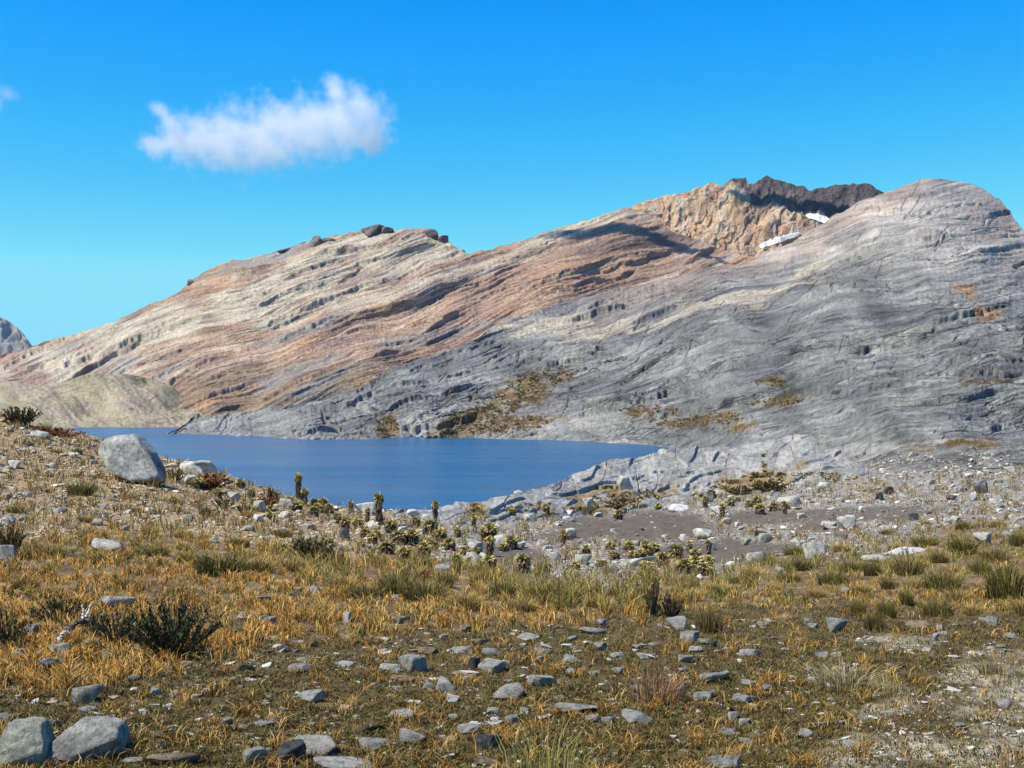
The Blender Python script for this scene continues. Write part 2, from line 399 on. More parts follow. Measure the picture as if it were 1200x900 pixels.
relief('grey_slab_slope', 185, 1500, 1600, 720, m1top,
       curve([(185, 518), (260, 524), (330, 527), (400, 528), (500, 526), (600, 524), (760, 527), (800, 538), (1000, 562), (1200, 582), (1500, 600)]),
       curve([(185, 600), (400, 660), (500, 760), (600, 880), (700, 1010), (800, 1080), (900, 1120), (1000, 1060), (1085, 1000), (1200, 950), (1500, 900)]),
       curve([(185, 540), (260, 500), (400, 440), (500, 470), (600, 480), (760, 430), (800, 300), (850, 260), (1000, 190), (1200, 145), (1500, 120)]),
       m1_disp, m1_col, mat_rock, drel=lambda U, Y, T: .05 * fbm(U / 140, Y / 90, 2, 69) * sstep(0, .2, T), back=.05, jag=2.0, seed=12, wd=120)

# --- pale moraine at the far end of the lake
def m5_col(U, Y, T):
    n = fbm(U / 30, Y / 14, 4, 71)
    c = mixc(np.broadcast_to(TAN * .68, U.shape + (3,)), col(.25, .22, .13), sstep(-.2, .4, fbm((U - 1.6 * Y) / 26, Y / 60, 3, 77))) * (1 + .22 * n + .22 * fbm(U / 4, Y / 2.5, 3, 72))[..., None]
    return mixc(c, BROWN * .9, .5 * sstep(.15, .5, fbm(U / 16, Y / 8, 4, 73)))
relief('moraine_hill', -260, 262, 420, 90, curve([(-260, 470), (-60, 452), (0, 449), (50, 449), (80, 447), (110, 442), (135, 439), (155, 438), (175, 441), (192, 448), (206, 458), (220, 471), (238, 489), (262, 502)]),
       curve([(-260, 502), (200, 502), (262, 503)]), curve([(-260, 980), (262, 900)]), curve([(-260, 752), (262, 752)]),
       lambda U, Y, T: 9 * fbm(U / 70, Y / 34, 2, 74) + 3.2 * (ridge((U - 1.2 * Y) / 34, Y / 60, 3, 76) - .5) + 0.8 * fbm(U / 5, Y / 4, 4, 75), m5_col, mat_rock, jag=1.0, seed=20)

# --- far blue-grey peak
relief('distant_peak', -500, 62, 260, 120, curve([(-500, 430), (-300, 378), (-140, 392), (-60, 369), (-20, 370), (0, 374), (12, 374), (20, 384), (30, 396), (40, 406), (62, 432)]),
       curve([(-500, 480), (62, 480)]), curve([(-500, 5700), (62, 5700)]), curve([(-500, 5000), (62, 5000)]),
       lambda U, Y, T: 14 * (ridge((U + .3 * Y) / 20, Y / 40, 4, 81) - .5) + 6 * fbm(U / 10, Y / 10, 4, 82),
       lambda U, Y, T: np.broadcast_to(col(.22, .19, .17), U.shape + (3,)) * (1 + .5 * fbm(U / 6, Y / 10, 4, 83))[..., None], mat_rock, jag=2.0, seed=25)

# ------------------------------------------------------------------ near ground: table of screen heights by depth
GU = np.array([-400, 0, 200, 400, 500, 600, 700, 800, 1000, 1200, 1600], float)
GROWS = [(2.2, [1520] * 11), (4.0, [1058] * 11), (5.5, [896, 897, 898, 900, 900, 900, 900, 900, 899, 898, 898]),
 (7, [806, 809, 811, 814, 815, 815, 815, 815, 813, 812, 812]), (9, [740, 745, 748, 751, 752, 752, 752, 752, 751, 750, 750]),
 (12, [690, 698, 699, 703, 704, 705, 706, 707, 705, 701, 700]), (16, [630, 648, 656, 674, 678, 681, 683, 683, 674, 666, 660]),
 (22, [570, 603, 620, 648, 656, 662, 666, 667, 657, 646, 640]), (30, [520, 558, 583, 628, 640, 650, 655, 655, 641, 630, 620]),
 (42, [455, 499, 544, 611, 626, 637, 643, 643, 626, 612, 600]), (55, [425, 479, 536, 603, 616, 626, 632, 632, 613, 598, 585]),
 (75, [470, 497, 550, 599, 606, 614, 620, 620, 601, 585, 570]), (100, [540, 545, 578, 599, 600, 605, 609, 608, 590, 573, 556]),
 (150, [600, 602, 610, 604, 602, 599, 597, 592, 571, 554, 540]), (250, [580, 575, 570, 565, 562, 560, 558, 552, 542, 532, 520]), (420, [535, 532, 530, 528, 527, 526, 525, 524, 518, 512, 500])]
gl = np.log(np.array([r[0] for r in GROWS])); gt = np.array([r[1] for r in GROWS], float)
gz = (HZ - gt) * np.exp(gl)[:, None] / FPX          # real heights
NL, NU = 420, 300
Lg = np.linspace(gl[0], gl[-1], NL); Ug = np.linspace(-400, 1600, NU)
tmp = np.array([np.interp(Lg, gl, gz[:, j]) for j in range(len(GU))]).T
ZT = np.array([np.interp(Ug, GU, tmp[i]) for i in range(NL)])
def blur(A, k, ax):
    ker = np.ones(k) / k; pad = k // 2
    return np.apply_along_axis(lambda v: np.convolve(np.pad(v, pad, mode='edge'), ker, 'valid'), ax, A)
for _ in range(2):
    ZT = blur(ZT, 15, 0); ZT = blur(ZT, 17, 1)
def zbase(u, D):
    a = np.clip((np.log(D) - Lg[0]) / (Lg[1] - Lg[0]), 0, NL - 1.001); b = np.clip((u + 400) / (Ug[1] - Ug[0]), 0, NU - 1.001)
    i = a.astype(int); j = b.astype(int); fa = a - i; fb = b - j
    return (ZT[i, j] * (1 - fa) * (1 - fb) + ZT[i + 1, j] * fa * (1 - fb) + ZT[i, j + 1] * (1 - fa) * fb + ZT[i + 1, j + 1] * fa * fb)
def gnoise(X, D):
    far = sstep(12, 60, D)
    return (.035 * fbm(X / .9, D / .9, 3, 101) + .018 * fbm(X / .22, D / .22, 3, 102)) + far * (.30 * fbm(X / 5, D / 5, 4, 103) + .06 * fbm(X / 1.0, D / 1.0, 3, 104))
def ground_z(X, D):
    X = np.asarray(X, float); D = np.asarray(D, float)
    return zbase(X * FPX / D + CX, D) + gnoise(X, D)
# screen lookup: first depth met when looking down a pixel
NS = 900
LS = np.linspace(math.log(3.2), math.log(300), NS); US = np.linspace(-200, 1400, 401)
_UU, _DD = np.meshgrid(US, np.exp(LS))
_S = HZ - ground_z((_UU - CX) * _DD / FPX, _DD) * FPX / _DD
_M = np.minimum.accumulate(_S, 0)
HUMP = []
def at(u, y):
    """ground points seen at photo pixels (arrays)"""
    u = np.atleast_1d(np.asarray(u, float)); y = np.atleast_1d(np.asarray(y, float))
    j = np.clip(np.round((u + 200) / 4).astype(int), 0, 400)
    D = np.empty(len(u))
    order = np.argsort(j, kind='stable'); js = j[order]
    st = np.searchsorted(js, np.arange(402))
    for q in range(401):
        sel = order[st[q]:st[q + 1]]
        if len(sel):
            D[sel] = np.exp(np.interp(-y[sel], -_M[:, q], LS))
    X = (u - CX) * D / FPX
    return X, D, ground_z(X, D)
def crest(u):
    return np.interp(u, US, _M[-1, :])

GB = curve([(-200, 640), (0, 628), (120, 622), (200, 618), (300, 636), (400, 652), (460, 640), (520, 652), (600, 668), (700, 686), (740, 690), (800, 672), (900, 655), (1000, 642), (1200, 612), (1400, 600)])
TB = curve([(-200, 800), (0, 806), (100, 812), (200, 786), (300, 760), (400, 748), (500, 738), (600, 735), (700, 728), (800, 716), (900, 712), (1000, 712), (1200, 722), (1400, 722)])
def zones(u, y):
    n = fbm(u / 70, y / 26, 4, 111)
    stony = 1 - sstep(-9, 9, y - GB(u) + 16 * n)
    turf = sstep(-8, 8, y - TB(u) + 18 * n) * (1 - stony)
    gold = 1 - stony - turf
    mud = np.clip(blob(u, y, 750, 620, 150, 19, .0, .5 * n) + blob(u, y, 850, 645, 110, 14, -.05, .5 * n) + .9 * blob(u, y, 950, 606, 150, 10, -.04, .6 * n) + blob(u, y, 600, 650, 50, 12, .2, .6 * n) + blob(u, y, 960, 618, 60, 6, 0, .6 * n), 0, 1) * stony
    grav = np.clip(sstep(-25, 25, y - np.interp(u, [930, 1000, 1060, 1130, 1200, 1300], [930, 850, 820, 790, 765, 750]) + 45 * n) + blob(u, y, 1050, 752, 80, 9, 0, .7 * n) + .8 * blob(u, y, 1180, 780, 70, 26, 0, .6 * n), 0, 1) * turf
    red = sstep(.25, .6, fbm(u / 50, y / 9, 3, 115)) * (gold * sstep(640, 690, y) + .35 * turf)
    return stony, turf, gold, mud, grav, red, n

def f_col(X, D, u, y):
    stony, turf, gold, mud, grav, red, n = zones(u, y)
    f = fbm(u / 5, y / 2.2, 4, 121); f2 = fbm(X / .5, D / .5, 4, 122)
    c = col(.085, .062, .024) * turf[..., None] + (mixc(col(.125, .08, .032), col(.19, .14, .068), sstep(-.2, .5, f)) * (1 + .5 * f2)[..., None]) * gold[..., None]
    left = 1 - sstep(380, 560, u)
    st = mixc(col(.20, .185, .155), col(.28, .195, .10), left)
    st = st * (1 + .55 * f)[..., None]
    st = mixc(st, BROWN * .9, .6 * sstep(.1, .5, n + .5 * f2) )
    st = mixc(st, VEG * 1.3, .5 * sstep(.2, .6, -n + .6 * f) * left)
    c = c + st * stony[..., None]
    c = mixc(c, col(.098, .078, .056), mud * .95)
    c = mixc(c, col(.225, .20, .135) * (1 + .4 * f2)[..., None], grav * sstep(-.4, .3, f2 + .05) * .85)
    c = mixc(c, col(.12, .062, .028) * (1 + .5 * f)[..., None], .75 * red)
    c = mixc(c, col(.07, .045, .022), .55 * turf * sstep(.2, .6, fbm(u / 60, y / 12, 4, 123)))
    return c * (1 + .3 * f2)[..., None]

u = np.concatenate([np.linspace(-9000, -420, 110), np.linspace(-400, 1600, 1150), np.linspace(1620, 10200, 110)]); Ln = np.linspace(math.log(1.2), math.log(400), 960)
U, LL = np.meshgrid(u, Ln); D = np.exp(LL); X = (U - CX) * D / FPX
Z = zbase(U, D) + gnoise(X, D)
ys = HZ - Z * FPX / D
cf = f_col(X, D, U, ys)
mat_soil = tint_mat('soil', 14, 0.35, 0.6, 0.03)
g = link('ground', mesh_np('ground', np.stack([X, D, Z], -1).reshape(-1, 3), grid_faces(960, 1370), cf.reshape(-1, 3), True, mat_soil))
tag(g, kind='structure')

# --- grey rock hump between the meadow and the lake
hu_top = curve([(420, 612), (440, 606), (480, 600), (520, 594), (555, 589), (590, 581), (640, 570), (668, 557), (690, 549), (720, 540), (760, 533), (800, 528), (850, 523), (900, 516), (950, 510), (1000, 507), (1010, 510), (1018, 524), (1026, 542), (1036, 556), (1045, 560)])
hu_bot = curve([(420, 616), (480, 618), (540, 616), (600, 612), (690, 604), (740, 596), (800, 586), (880, 578), (920, 570), (980, 562), (1045, 562)])
hu_led = [([(560, 600), (600, 596), (640, 600)], 3, 8), ([(700, 562), (740, 556), (790, 556), (840, 550)], 2.5, 8), ([(640, 582), (700, 570), (735, 572)], 3, 8), ([(730, 580), (780, 572), (830, 570), (890, 560)], 3, 8)]
def hu_disp(U, Y, T):
    vert = np.abs(noise2(U / 28, Y / 60, 131))
    ss = Y + .16 * U + 2 * fbm(U / 40, Y / 20, 2, 140)
    d = 4 * fbm(U / 90, Y / 40, 2, 132) + .7 * fbm(U / 7, Y / 6, 4, 133) + 4 * sstep(-.3, .3, fbm(U / 60, Y / 20, 2, 141)) * saw(ss / 17 + noise2(U / 45, Y / 30, 144)) + 1.0 * sstep(0.1, .4, fbm(U / 60, Y / 14, 2, 145)) * saw(ss / 6.2 + .9 * noise2(U / 26, Y / 20, 142), .1) + .4 * fbm(U / 20, Y / 14, 3, 146)
    ce = np.floor((U + .35 * Y) / 52 + 1.0 * noise2(U / 60, Y / 25, 143)); d += .8 * np.sin(ce * 12.9898 + np.floor(ss / 15) * 4.1)
    d -= 3 * (1 - sstep(0, .03, vert)) * sstep(-.2, .2, noise2(U / 50, Y * 0, 135) + .1)
    return d + ledges(U, Y, hu_led)
def hu_col(U, Y, T):
    n = fbm(U / 30, Y / 18, 4, 136); f = fbm(U / 4, Y / 3, 4, 137); s = fbm((Y + .15 * U) / 5, U / 40, 3, 138)
    c = mixc(col(.215, .208, .182), col(.315, .303, .265), sstep(-.4, .5, n + .5 * s)); c = mixc(c, DARK * 1.6, .5 * sstep(.25, .6, fbm(U / 7, Y / 16, 3, 139)))
    v = np.maximum(blob(U, Y, 880, 570, 60, 16, -.2, .8 * n + .4 * f), blob(U, Y, 720, 590, 70, 12, -.15, .8 * n + .4 * f))
    v = np.maximum(v, blob(U, Y, 897, 552, 4, 16, -.15, .5 * f)); v = np.maximum(v, blob(U, Y, 690, 578, 40, 5, -.2, n + .4 * f)); v = np.maximum(v, blob(U, Y, 560, 598, 12, 12, -.2, n))
    c = mixc(c, VEG * 1.3, .85 * v)
    return c * (1 + .3 * f)[..., None]
_hu = np.linspace(420, 1045, 40)
_hd = at(_hu, hu_bot(_hu) + 1)[1]
_hd = np.convolve(np.pad(_hd, 4, mode='edge'), np.ones(9) / 9, 'valid')
hu_D = lambda u: np.interp(u, _hu, _hd)
relief('rock_hump', 420, 1045, 1000, 190, hu_top, lambda u: hu_bot(u) + 7, lambda u: hu_D(u) * 1.5, hu_D, hu_disp, hu_col, mat_near_rock, back=.35, jag=2.4, seed=30)

# --- lake
me = mesh_np('lake', [(-900, 60, -12), (900, 60, -12), (900, 860, -12), (-900, 860, -12)], [(0, 1, 2, 3)], None, False)
mw = bpy.data.materials.new('lake_water'); t, b, out = nodes(mw); L = t.links.new
b.inputs['Base Color'].default_value = (.0, .10, .26, 1); b.inputs['Roughness'].default_value = .2; b.inputs['IOR'].default_value = 1.33; b.inputs['Specular IOR Level'].default_value = .14
tc = N(t, 'ShaderNodeTexCoord'); mp = N(t, 'ShaderNodeMapping'); mp.inputs['Scale'].default_value = (.35, 1, 1)
n1 = N(t, 'ShaderNodeTexNoise'); n1.inputs['Scale'].default_value = .35; n1.inputs['Detail'].default_value = 7
n2 = N(t, 'ShaderNodeTexNoise'); n2.inputs['Scale'].default_value = .03; n2.inputs['Detail'].default_value = 3
mp2 = N(t, 'ShaderNodeMapping'); mp2.inputs['Scale'].default_value = (.12, 1, 1)
L(tc.outputs['Object'], mp.inputs[0]); L(mp.outputs[0], n1.inputs['Vector']); L(tc.outputs['Object'], mp2.inputs[0]); L(mp2.outputs[0], n2.inputs['Vector'])
mr = N(t, 'ShaderNodeMapRange'); mr.inputs[1].default_value = .35; mr.inputs[2].default_value = .65; mr.inputs[3].default_value = .35; mr.inputs[4].default_value = 1.0
L(n2.outputs[0], mr.inputs[0])
bp = N(t, 'ShaderNodeBump'); bp.inputs['Distance'].default_value = 1.2; L(n1.outputs[0], bp.inputs['Height']); L(mr.outputs[0], bp.inputs['Strength']); L(bp.outputs[0], b.inputs['Normal'])
rb = N(t, 'ShaderNodeValToRGB'); rb.color_ramp.elements[0].position = .35; rb.color_ramp.elements[0].color = (0, .052, .13, 1); rb.color_ramp.elements[1].position = .65; rb.color_ramp.elements[1].color = (.0, .10, .225, 1)
n3 = N(t, 'ShaderNodeTexNoise'); n3.inputs['Scale'].default_value = .06; n3.inputs['Detail'].default_value = 8; n3.inputs['Roughness'].default_value = .7
mp3 = N(t, 'ShaderNodeMapping'); mp3.inputs['Scale'].default_value = (.16, 1, 1); L(tc.outputs['Object'], mp3.inputs[0]); L(mp3.outputs[0], n3.inputs['Vector']); L(n3.outputs[0], rb.inputs[0]); L(rb.outputs[0], b.inputs['Base Color'])
me.materials.append(mw)
tag(link('lake', me), kind='structure')

# ------------------------------------------------------------------ object materials
def leaf_mat(name, rough=.75, jitter=.12):
    m = bpy.data.materials.new(name); t, b, out = nodes(m); L = t.links.new
    at = N(t, 'ShaderNodeAttribute', attribute_name='tint'); oi = N(t, 'ShaderNodeObjectInfo')
    tc = N(t, 'ShaderNodeTexCoord'); n1 = N(t, 'ShaderNodeTexNoise'); n1.inputs['Scale'].default_value = 9; L(tc.outputs['Object'], n1.inputs['Vector'])
    ad = N(t, 'ShaderNodeMath', operation='ADD'); L(oi.outputs['Random'], ad.inputs[0]); L(n1.outputs[0], ad.inputs[1])
    mr = N(t, 'ShaderNodeMapRange'); mr.inputs[1].default_value = .4; mr.inputs[2].default_value = 1.6; mr.inputs[3].default_value = 1 - jitter * 2; mr.inputs[4].default_value = 1 + jitter * 2
    L(ad.outputs[0], mr.inputs[0])
    mx = N(t, 'ShaderNodeVectorMath', operation='SCALE'); L(at.outputs['Color'], mx.inputs[0]); L(mr.outputs[0], mx.inputs['Scale'])
    L(mx.outputs[0], b.inputs['Base Color']); b.inputs['Roughness'].default_value = rough; b.inputs['Specular IOR Level'].default_value = .15
    return m
mat_grass = leaf_mat('grass_blades')
mat_leaf = leaf_mat('shrub_leaves')
mat_wood = leaf_mat('weathered_wood', .85)

def stone_mat(name, base, light, dark, lichen=None, sc_=6.0):
    m = bpy.data.materials.new(name); t, b, out = nodes(m); L = t.links.new
    tc = N(t, 'ShaderNodeTexCoord'); oi = N(t, 'ShaderNodeObjectInfo')
    of = N(t, 'ShaderNodeVectorMath', operation='SCALE'); of.inputs[0].default_value = (31, 17, 23); L(oi.outputs['Random'], of.inputs['Scale'])
    ad = N(t, 'ShaderNodeVectorMath', operation='ADD'); L(tc.outputs['Object'], ad.inputs[0]); L(of.outputs[0], ad.inputs[1])
    n1 = N(t, 'ShaderNodeTexNoise'); n1.inputs['Scale'].default_value = sc_ * .35; n1.inputs['Detail'].default_value = 8; n1.inputs['Roughness'].default_value = .68
    n2 = N(t, 'ShaderNodeTexNoise'); n2.inputs['Scale'].default_value = sc_ * 2.2; n2.inputs['Detail'].default_value = 7; n2.inputs['Roughness'].default_value = .75
    L(ad.outputs[0], n1.inputs['Vector']); L(ad.outputs[0], n2.inputs['Vector'])
    r1 = N(t, 'ShaderNodeValToRGB'); r1.color_ramp.elements[0].position = .36; r1.color_ramp.elements[0].color = (*dark, 1)
    r1.color_ramp.elements[1].position = .66; r1.color_ramp.elements[1].color = (*light, 1)
    e = r1.color_ramp.elements.new(.5); e.color = (*base, 1)
    L(n1.outputs[0], r1.inputs[0])
    r2 = N(t, 'ShaderNodeMapRange'); r2.inputs[1].default_value = .35; r2.inputs[2].default_value = .65; r2.inputs[3].default_value = .62; r2.inputs[4].default_value = 1.3
    L(n2.outputs[0], r2.inputs[0])
    r3 = N(t, 'ShaderNodeMapRange'); r3.inputs[3].default_value = .78; r3.inputs[4].default_value = 1.18; L(oi.outputs['Random'], r3.inputs[0])
    ml = N(t, 'ShaderNodeMath', operation='MULTIPLY'); L(r2.outputs[0], ml.inputs[0]); L(r3.outputs[0], ml.inputs[1])
    mx = N(t, 'ShaderNodeVectorMath', operation='SCALE'); L(r1.outputs[0], mx.inputs[0]); L(ml.outputs[0], mx.inputs['Scale'])
    nv = N(t, 'ShaderNodeTexNoise'); nv.inputs['Scale'].default_value = sc_ * 4.5; nv.inputs['Detail'].default_value = 4; nv.inputs['Roughness'].default_value = .7; L(ad.outputs[0], nv.inputs['Vector'])
    rv = N(t, 'ShaderNodeMapRange'); rv.inputs[1].default_value = .40; rv.inputs[2].default_value = .50; rv.inputs[3].default_value = .62; rv.inputs[4].default_value = 1.0; L(nv.outputs[0], rv.inputs[0])
    mv = N(t, 'ShaderNodeVectorMath', operation='SCALE'); L(mx.outputs[0], mv.inputs[0]); L(rv.outputs[0], mv.inputs['Scale'])
    last = mv.outputs[0]
    if lichen:
        n3 = N(t, 'ShaderNodeTexNoise'); n3.inputs['Scale'].default_value = sc_ * .5; n3.inputs['Detail'].default_value = 6
        L(tc.outputs['Object'], n3.inputs['Vector'])
        r4 = N(t, 'ShaderNodeMapRange'); r4.inputs[1].default_value = .52; r4.inputs[2].default_value = .6; L(n3.outputs[0], r4.inputs[0])
        mm = N(t, 'ShaderNodeMix', data_type='RGBA'); mm.inputs['B'].default_value = (*lichen, 1); L(r4.outputs[0], mm.inputs['Factor']); L(last, mm.inputs['A'])
        last = mm.outputs['Result']
    L(last, b.inputs['Base Color'])
    b.inputs['Roughness'].default_value = .88; b.inputs['Specular IOR Level'].default_value = .25
    bp = N(t, 'ShaderNodeBump'); bp.inputs['Strength'].default_value = .9; bp.inputs['Distance'].default_value = .05
    L(n2.outputs[0], bp.inputs['Height']); L(bp.outputs[0], b.inputs['Normal'])
    return m
SM = {'g': stone_mat('grey_stone', (.50, .475, .41), (.68, .65, .57), (.22, .215, .19)),
      'b': stone_mat('boulder_stone', (.31, .305, .28), (.46, .45, .41), (.13, .13, .12), None, 3.0),
      'd': stone_mat('dark_stone', (.085, .082, .08), (.20, .195, .185), (.03, .03, .03)),
      'p': stone_mat('pale_stone', (.52, .49, .42), (.68, .65, .57), (.24, .22, .19)),
      'o': stone_mat('tan_stone', (.38, .27, .17), (.55, .43, .30), (.20, .12, .07)),
      'l': stone_mat('lichen_stone', (.30, .30, .24), (.42, .42, .34), (.14, .14, .11), (.25, .27, .11)),
      'w': stone_mat('white_stone', (.66, .64, .60), (.78, .76, .72), (.40, .38, .35)),
      'm': stone_mat('mauve_outcrop', (.14, .11, .105), (.24, .19, .16), (.05, .042, .045))}

def ico(level):
    bm = bmesh.new(); bmesh.ops.create_icosphere(bm, subdivisions=level, radius=1.0)
    V = np.array([v.co[:] for v in bm.verts]); F = np.array([[v.index for v in f.verts] for f in bm.faces]); bm.free()
    return V, F
ICO = {k: ico(k) for k in (1, 2, 4, 5)}
def rock_shape(seed, level=4, planes=9, rough=.035, soft=34):
    """a block bounded by a few random planes with worn edges"""
    r = np.random.default_rng(seed); V, F = ICO[level]
    n = r.normal(size=(planes, 3)); n /= np.linalg.norm(n, axis=1)[:, None]
    n = np.vstack([n, [[0, 0, 1], [0, 0, -1]]])
    d = np.append(r.uniform(.42, 1.0, planes), [.6, .7])
    q = np.maximum(V @ n.T, 1e-3) / d
    rad = 1 / (np.sum(q ** soft, 1) ** (1 / soft))
    rad = np.minimum(rad, 1.45)
    if rough:
        a = fbm(V[:, 0] * 2 + V[:, 2] * 1.3 + seed, V[:, 1] * 2 - V[:, 2] * .9, 5, seed % 50)
        rad = rad * (1 + rough * a + rough * .6 * fbm(V[:, 0] * 7 + seed, V[:, 1] * 7 + V[:, 2] * 6, 4, 3))
    P = V * rad[:, None]
    P[:, 0] /= np.abs(P[:, 0]).max(); P[:, 1] /= np.abs(P[:, 1]).max(); P[:, 2] -= P[:, 2].min(); P[:, 2] /= P[:, 2].max()
    return P, F      # x,y in -1..1, z in 0..1
_rk = {}
def rock_mesh(k, mk, level=4):
    if (k, mk, level) not in _rk:
        P, F = rock_shape(500 + k * 7, level)
        _rk[(k, mk, level)] = mesh_np('stone', P, F, None, True, SM[mk])
    return _rk[(k, mk, level)]

# ------------------------------------------------------------------ blades
def blades(P, h, wd, lean, az, colr, tipc=1.15, basec=.7, curl=.5, facing=None):
    """P (n,3) roots; every blade is two tapering pieces bent along az"""
    n = len(P)
    fa = rng.uniform(0, np.pi, n) if facing is None else facing
    sx, sy = np.cos(fa) * wd / 2, np.sin(fa) * wd / 2
    dx, dy = np.cos(az) * lean, np.sin(az) * lean
    V = np.empty((n, 5, 3))
    V[:, 0] = P + np.stack([-sx, -sy, 0 * sx], 1); V[:, 1] = P + np.stack([sx, sy, 0 * sx], 1)
    mid = P + np.stack([dx * h * .38, dy * h * .38, h * .58], 1)
    V[:, 2] = mid + np.stack([sx * .75, sy * .75, 0 * sx], 1); V[:, 3] = mid + np.stack([-sx * .75, -sy * .75, 0 * sx], 1)
    V[:, 4] = P + np.stack([dx * h * (1 + curl), dy * h * (1 + curl), h * (1 - .35 * lean * curl)], 1)
    b = np.arange(n)[:, None] * 5
    F = np.concatenate([b + np.array([[0, 1, 2]]), b + np.array([[0, 2, 3]]), b + np.array([[3, 2, 4]])], 0)
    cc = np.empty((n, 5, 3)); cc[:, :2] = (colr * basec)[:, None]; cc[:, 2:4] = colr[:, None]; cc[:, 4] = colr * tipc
    return V.reshape(-1, 3), F, cc.reshape(-1, 3)

def pick(cols, n, wts=None):
    i = rng.choice(len(cols), n, p=wts); c = np.array(cols)[i]
    return c * rng.uniform(.75, 1.25, (n, 1))

def scatter(n, u0, u1, y0, y1):
    u = rng.uniform(u0, u1, n); y = rng.uniform(y0, y1, n)
    return u, y

GOLD = [(.46, .235, .045), (.58, .38, .13), (.36, .14, .022), (.33, .19, .04), (.18, .115, .03)]
# short turf
n = 700000
uu, yy = scatter(n, -620, 1900, 690, 1010)
st, tf, go, mu, gr, rd, nn = zones(uu, yy)
cl = fbm(uu / 16, yy / 6, 3, 201)
keep = rng.random(n) < (tf + .6 * go * (yy > 690)) * (1 - .66 * gr) * sstep(-.5, .15, cl + .1)
uu, yy, nn, cl, rd, gr = [a[keep] for a in (uu, yy, nn, cl, rd, gr)]
X, D, Z = at(uu, yy); m_ = len(X)
X = X + rng.normal(0, .01, m_)
c = pick([(.105, .10, .022), (.16, .14, .04), (.25, .17, .055), (.11, .06, .022), (.42, .31, .12)], m_, [.30, .24, .16, .19, .11])
gp = sstep(.2, .6, fbm(uu / 38, yy / 14, 4, 203)) + .0
golden = rng.random(m_) < gp * .6
c[golden] = pick(GOLD[:4], golden.sum())
dk = rng.random(m_) < .7 * sstep(.15, .5, fbm(uu / 55, yy / 13, 4, 123))
c[dk & ~golden] *= np.array([.55, .42, .4])
h = rng.uniform(.010, .030, m_) * (1 + 1.3 * golden) * (1 + .5 * sstep(0, .5, cl))
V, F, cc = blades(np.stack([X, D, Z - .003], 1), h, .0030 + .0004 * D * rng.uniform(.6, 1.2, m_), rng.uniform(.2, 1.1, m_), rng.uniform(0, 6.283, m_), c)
tag(link('short_turf', mesh_np('short_turf', V, F, cc, False, mat_grass)), 'short brown and olive turf across the foreground', 'grass', kind='stuff')

# golden grass
n = 600000
uu, yy = scatter(n, -420, 1700, 596, 830)
st, tf, go, mu, gr, rd, nn = zones(uu, yy)
cl = fbm(uu / 20, yy / 9, 4, 205)
keep = rng.random(n) < go * sstep(-.25, .35, cl) * (1 - .6 * rd) * np.where(uu > 800, .8, 1)
uu, yy, cl, nn = [a[keep] for a in (uu, yy, cl, nn)]
X, D, Z = at(uu, yy); m_ = len(X)
up = sstep(52, 10, yy - GB(uu)) * sstep(300, 420, uu) + .45 * sstep(60, 20, yy - GB(uu)) * (uu <= 420)      # taller, greener sward at its far edge
up = np.clip(up, 0, 1)
c = pick(GOLD, m_, [.30, .22, .2, .16, .12])
olive = rng.random(m_) < .6 * up + .2 * sstep(300, 600, uu) + .04 + .5 * sstep(.1, .5, fbm(uu / 45, yy / 16, 3, 209)) + .25 * sstep(780, 900, uu)
c[olive] = pick([(.14, .12, .028), (.21, .17, .045), (.09, .08, .02), (.32, .25, .09)], olive.sum())
h = rng.uniform(.03, .088, m_) * (1 + 1.2 * up) * (.6 + 1.1 * sstep(-.2, .6, cl)) * np.where(uu > 820, .75, 1)
ca = cl * 9 + rng.normal(0, .9, m_)
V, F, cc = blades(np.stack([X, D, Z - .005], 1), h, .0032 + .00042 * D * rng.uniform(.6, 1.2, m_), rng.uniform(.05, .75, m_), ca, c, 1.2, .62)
tag(link('golden_grass', mesh_np('golden_grass', V, F, cc, False, mat_grass)), 'tall golden dry grass in a band below the stony slope', 'grass', kind='stuff')

# thin grass between the stones of the slope and of the rubble
n = 190000
uu, yy = scatter(n, -160, 1360, 486, 690)
st, tf, go, mu, gr, rd, nn = zones(uu, yy)
cl = fbm(uu / 18, yy / 8, 4, 211)
keep = (rng.random(n) < st * (1 - mu) * (.06 + .94 * sstep(.02, .45, cl))) & (yy > crest(uu) + 2)
uu, yy, cl = [a[keep] for a in (uu, yy, cl)]
X, D, Z = at(uu, yy); ok = D < 170
X, D, Z, cl, uu = X[ok], D[ok], Z[ok], cl[ok], uu[ok]; m_ = len(X)
c = pick([(.26, .18, .06), (.38, .29, .13), (.15, .11, .035), (.18, .085, .025), (.11, .10, .03)], m_)
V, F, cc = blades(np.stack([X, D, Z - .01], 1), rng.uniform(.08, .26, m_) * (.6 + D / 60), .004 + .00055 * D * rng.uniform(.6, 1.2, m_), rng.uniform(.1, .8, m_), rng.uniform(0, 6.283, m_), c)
tag(link('sparse_grass', mesh_np('sparse_grass', V, F, cc, False, mat_grass)), 'thin dry grass growing between the stones of the slope', 'grass', kind='stuff')

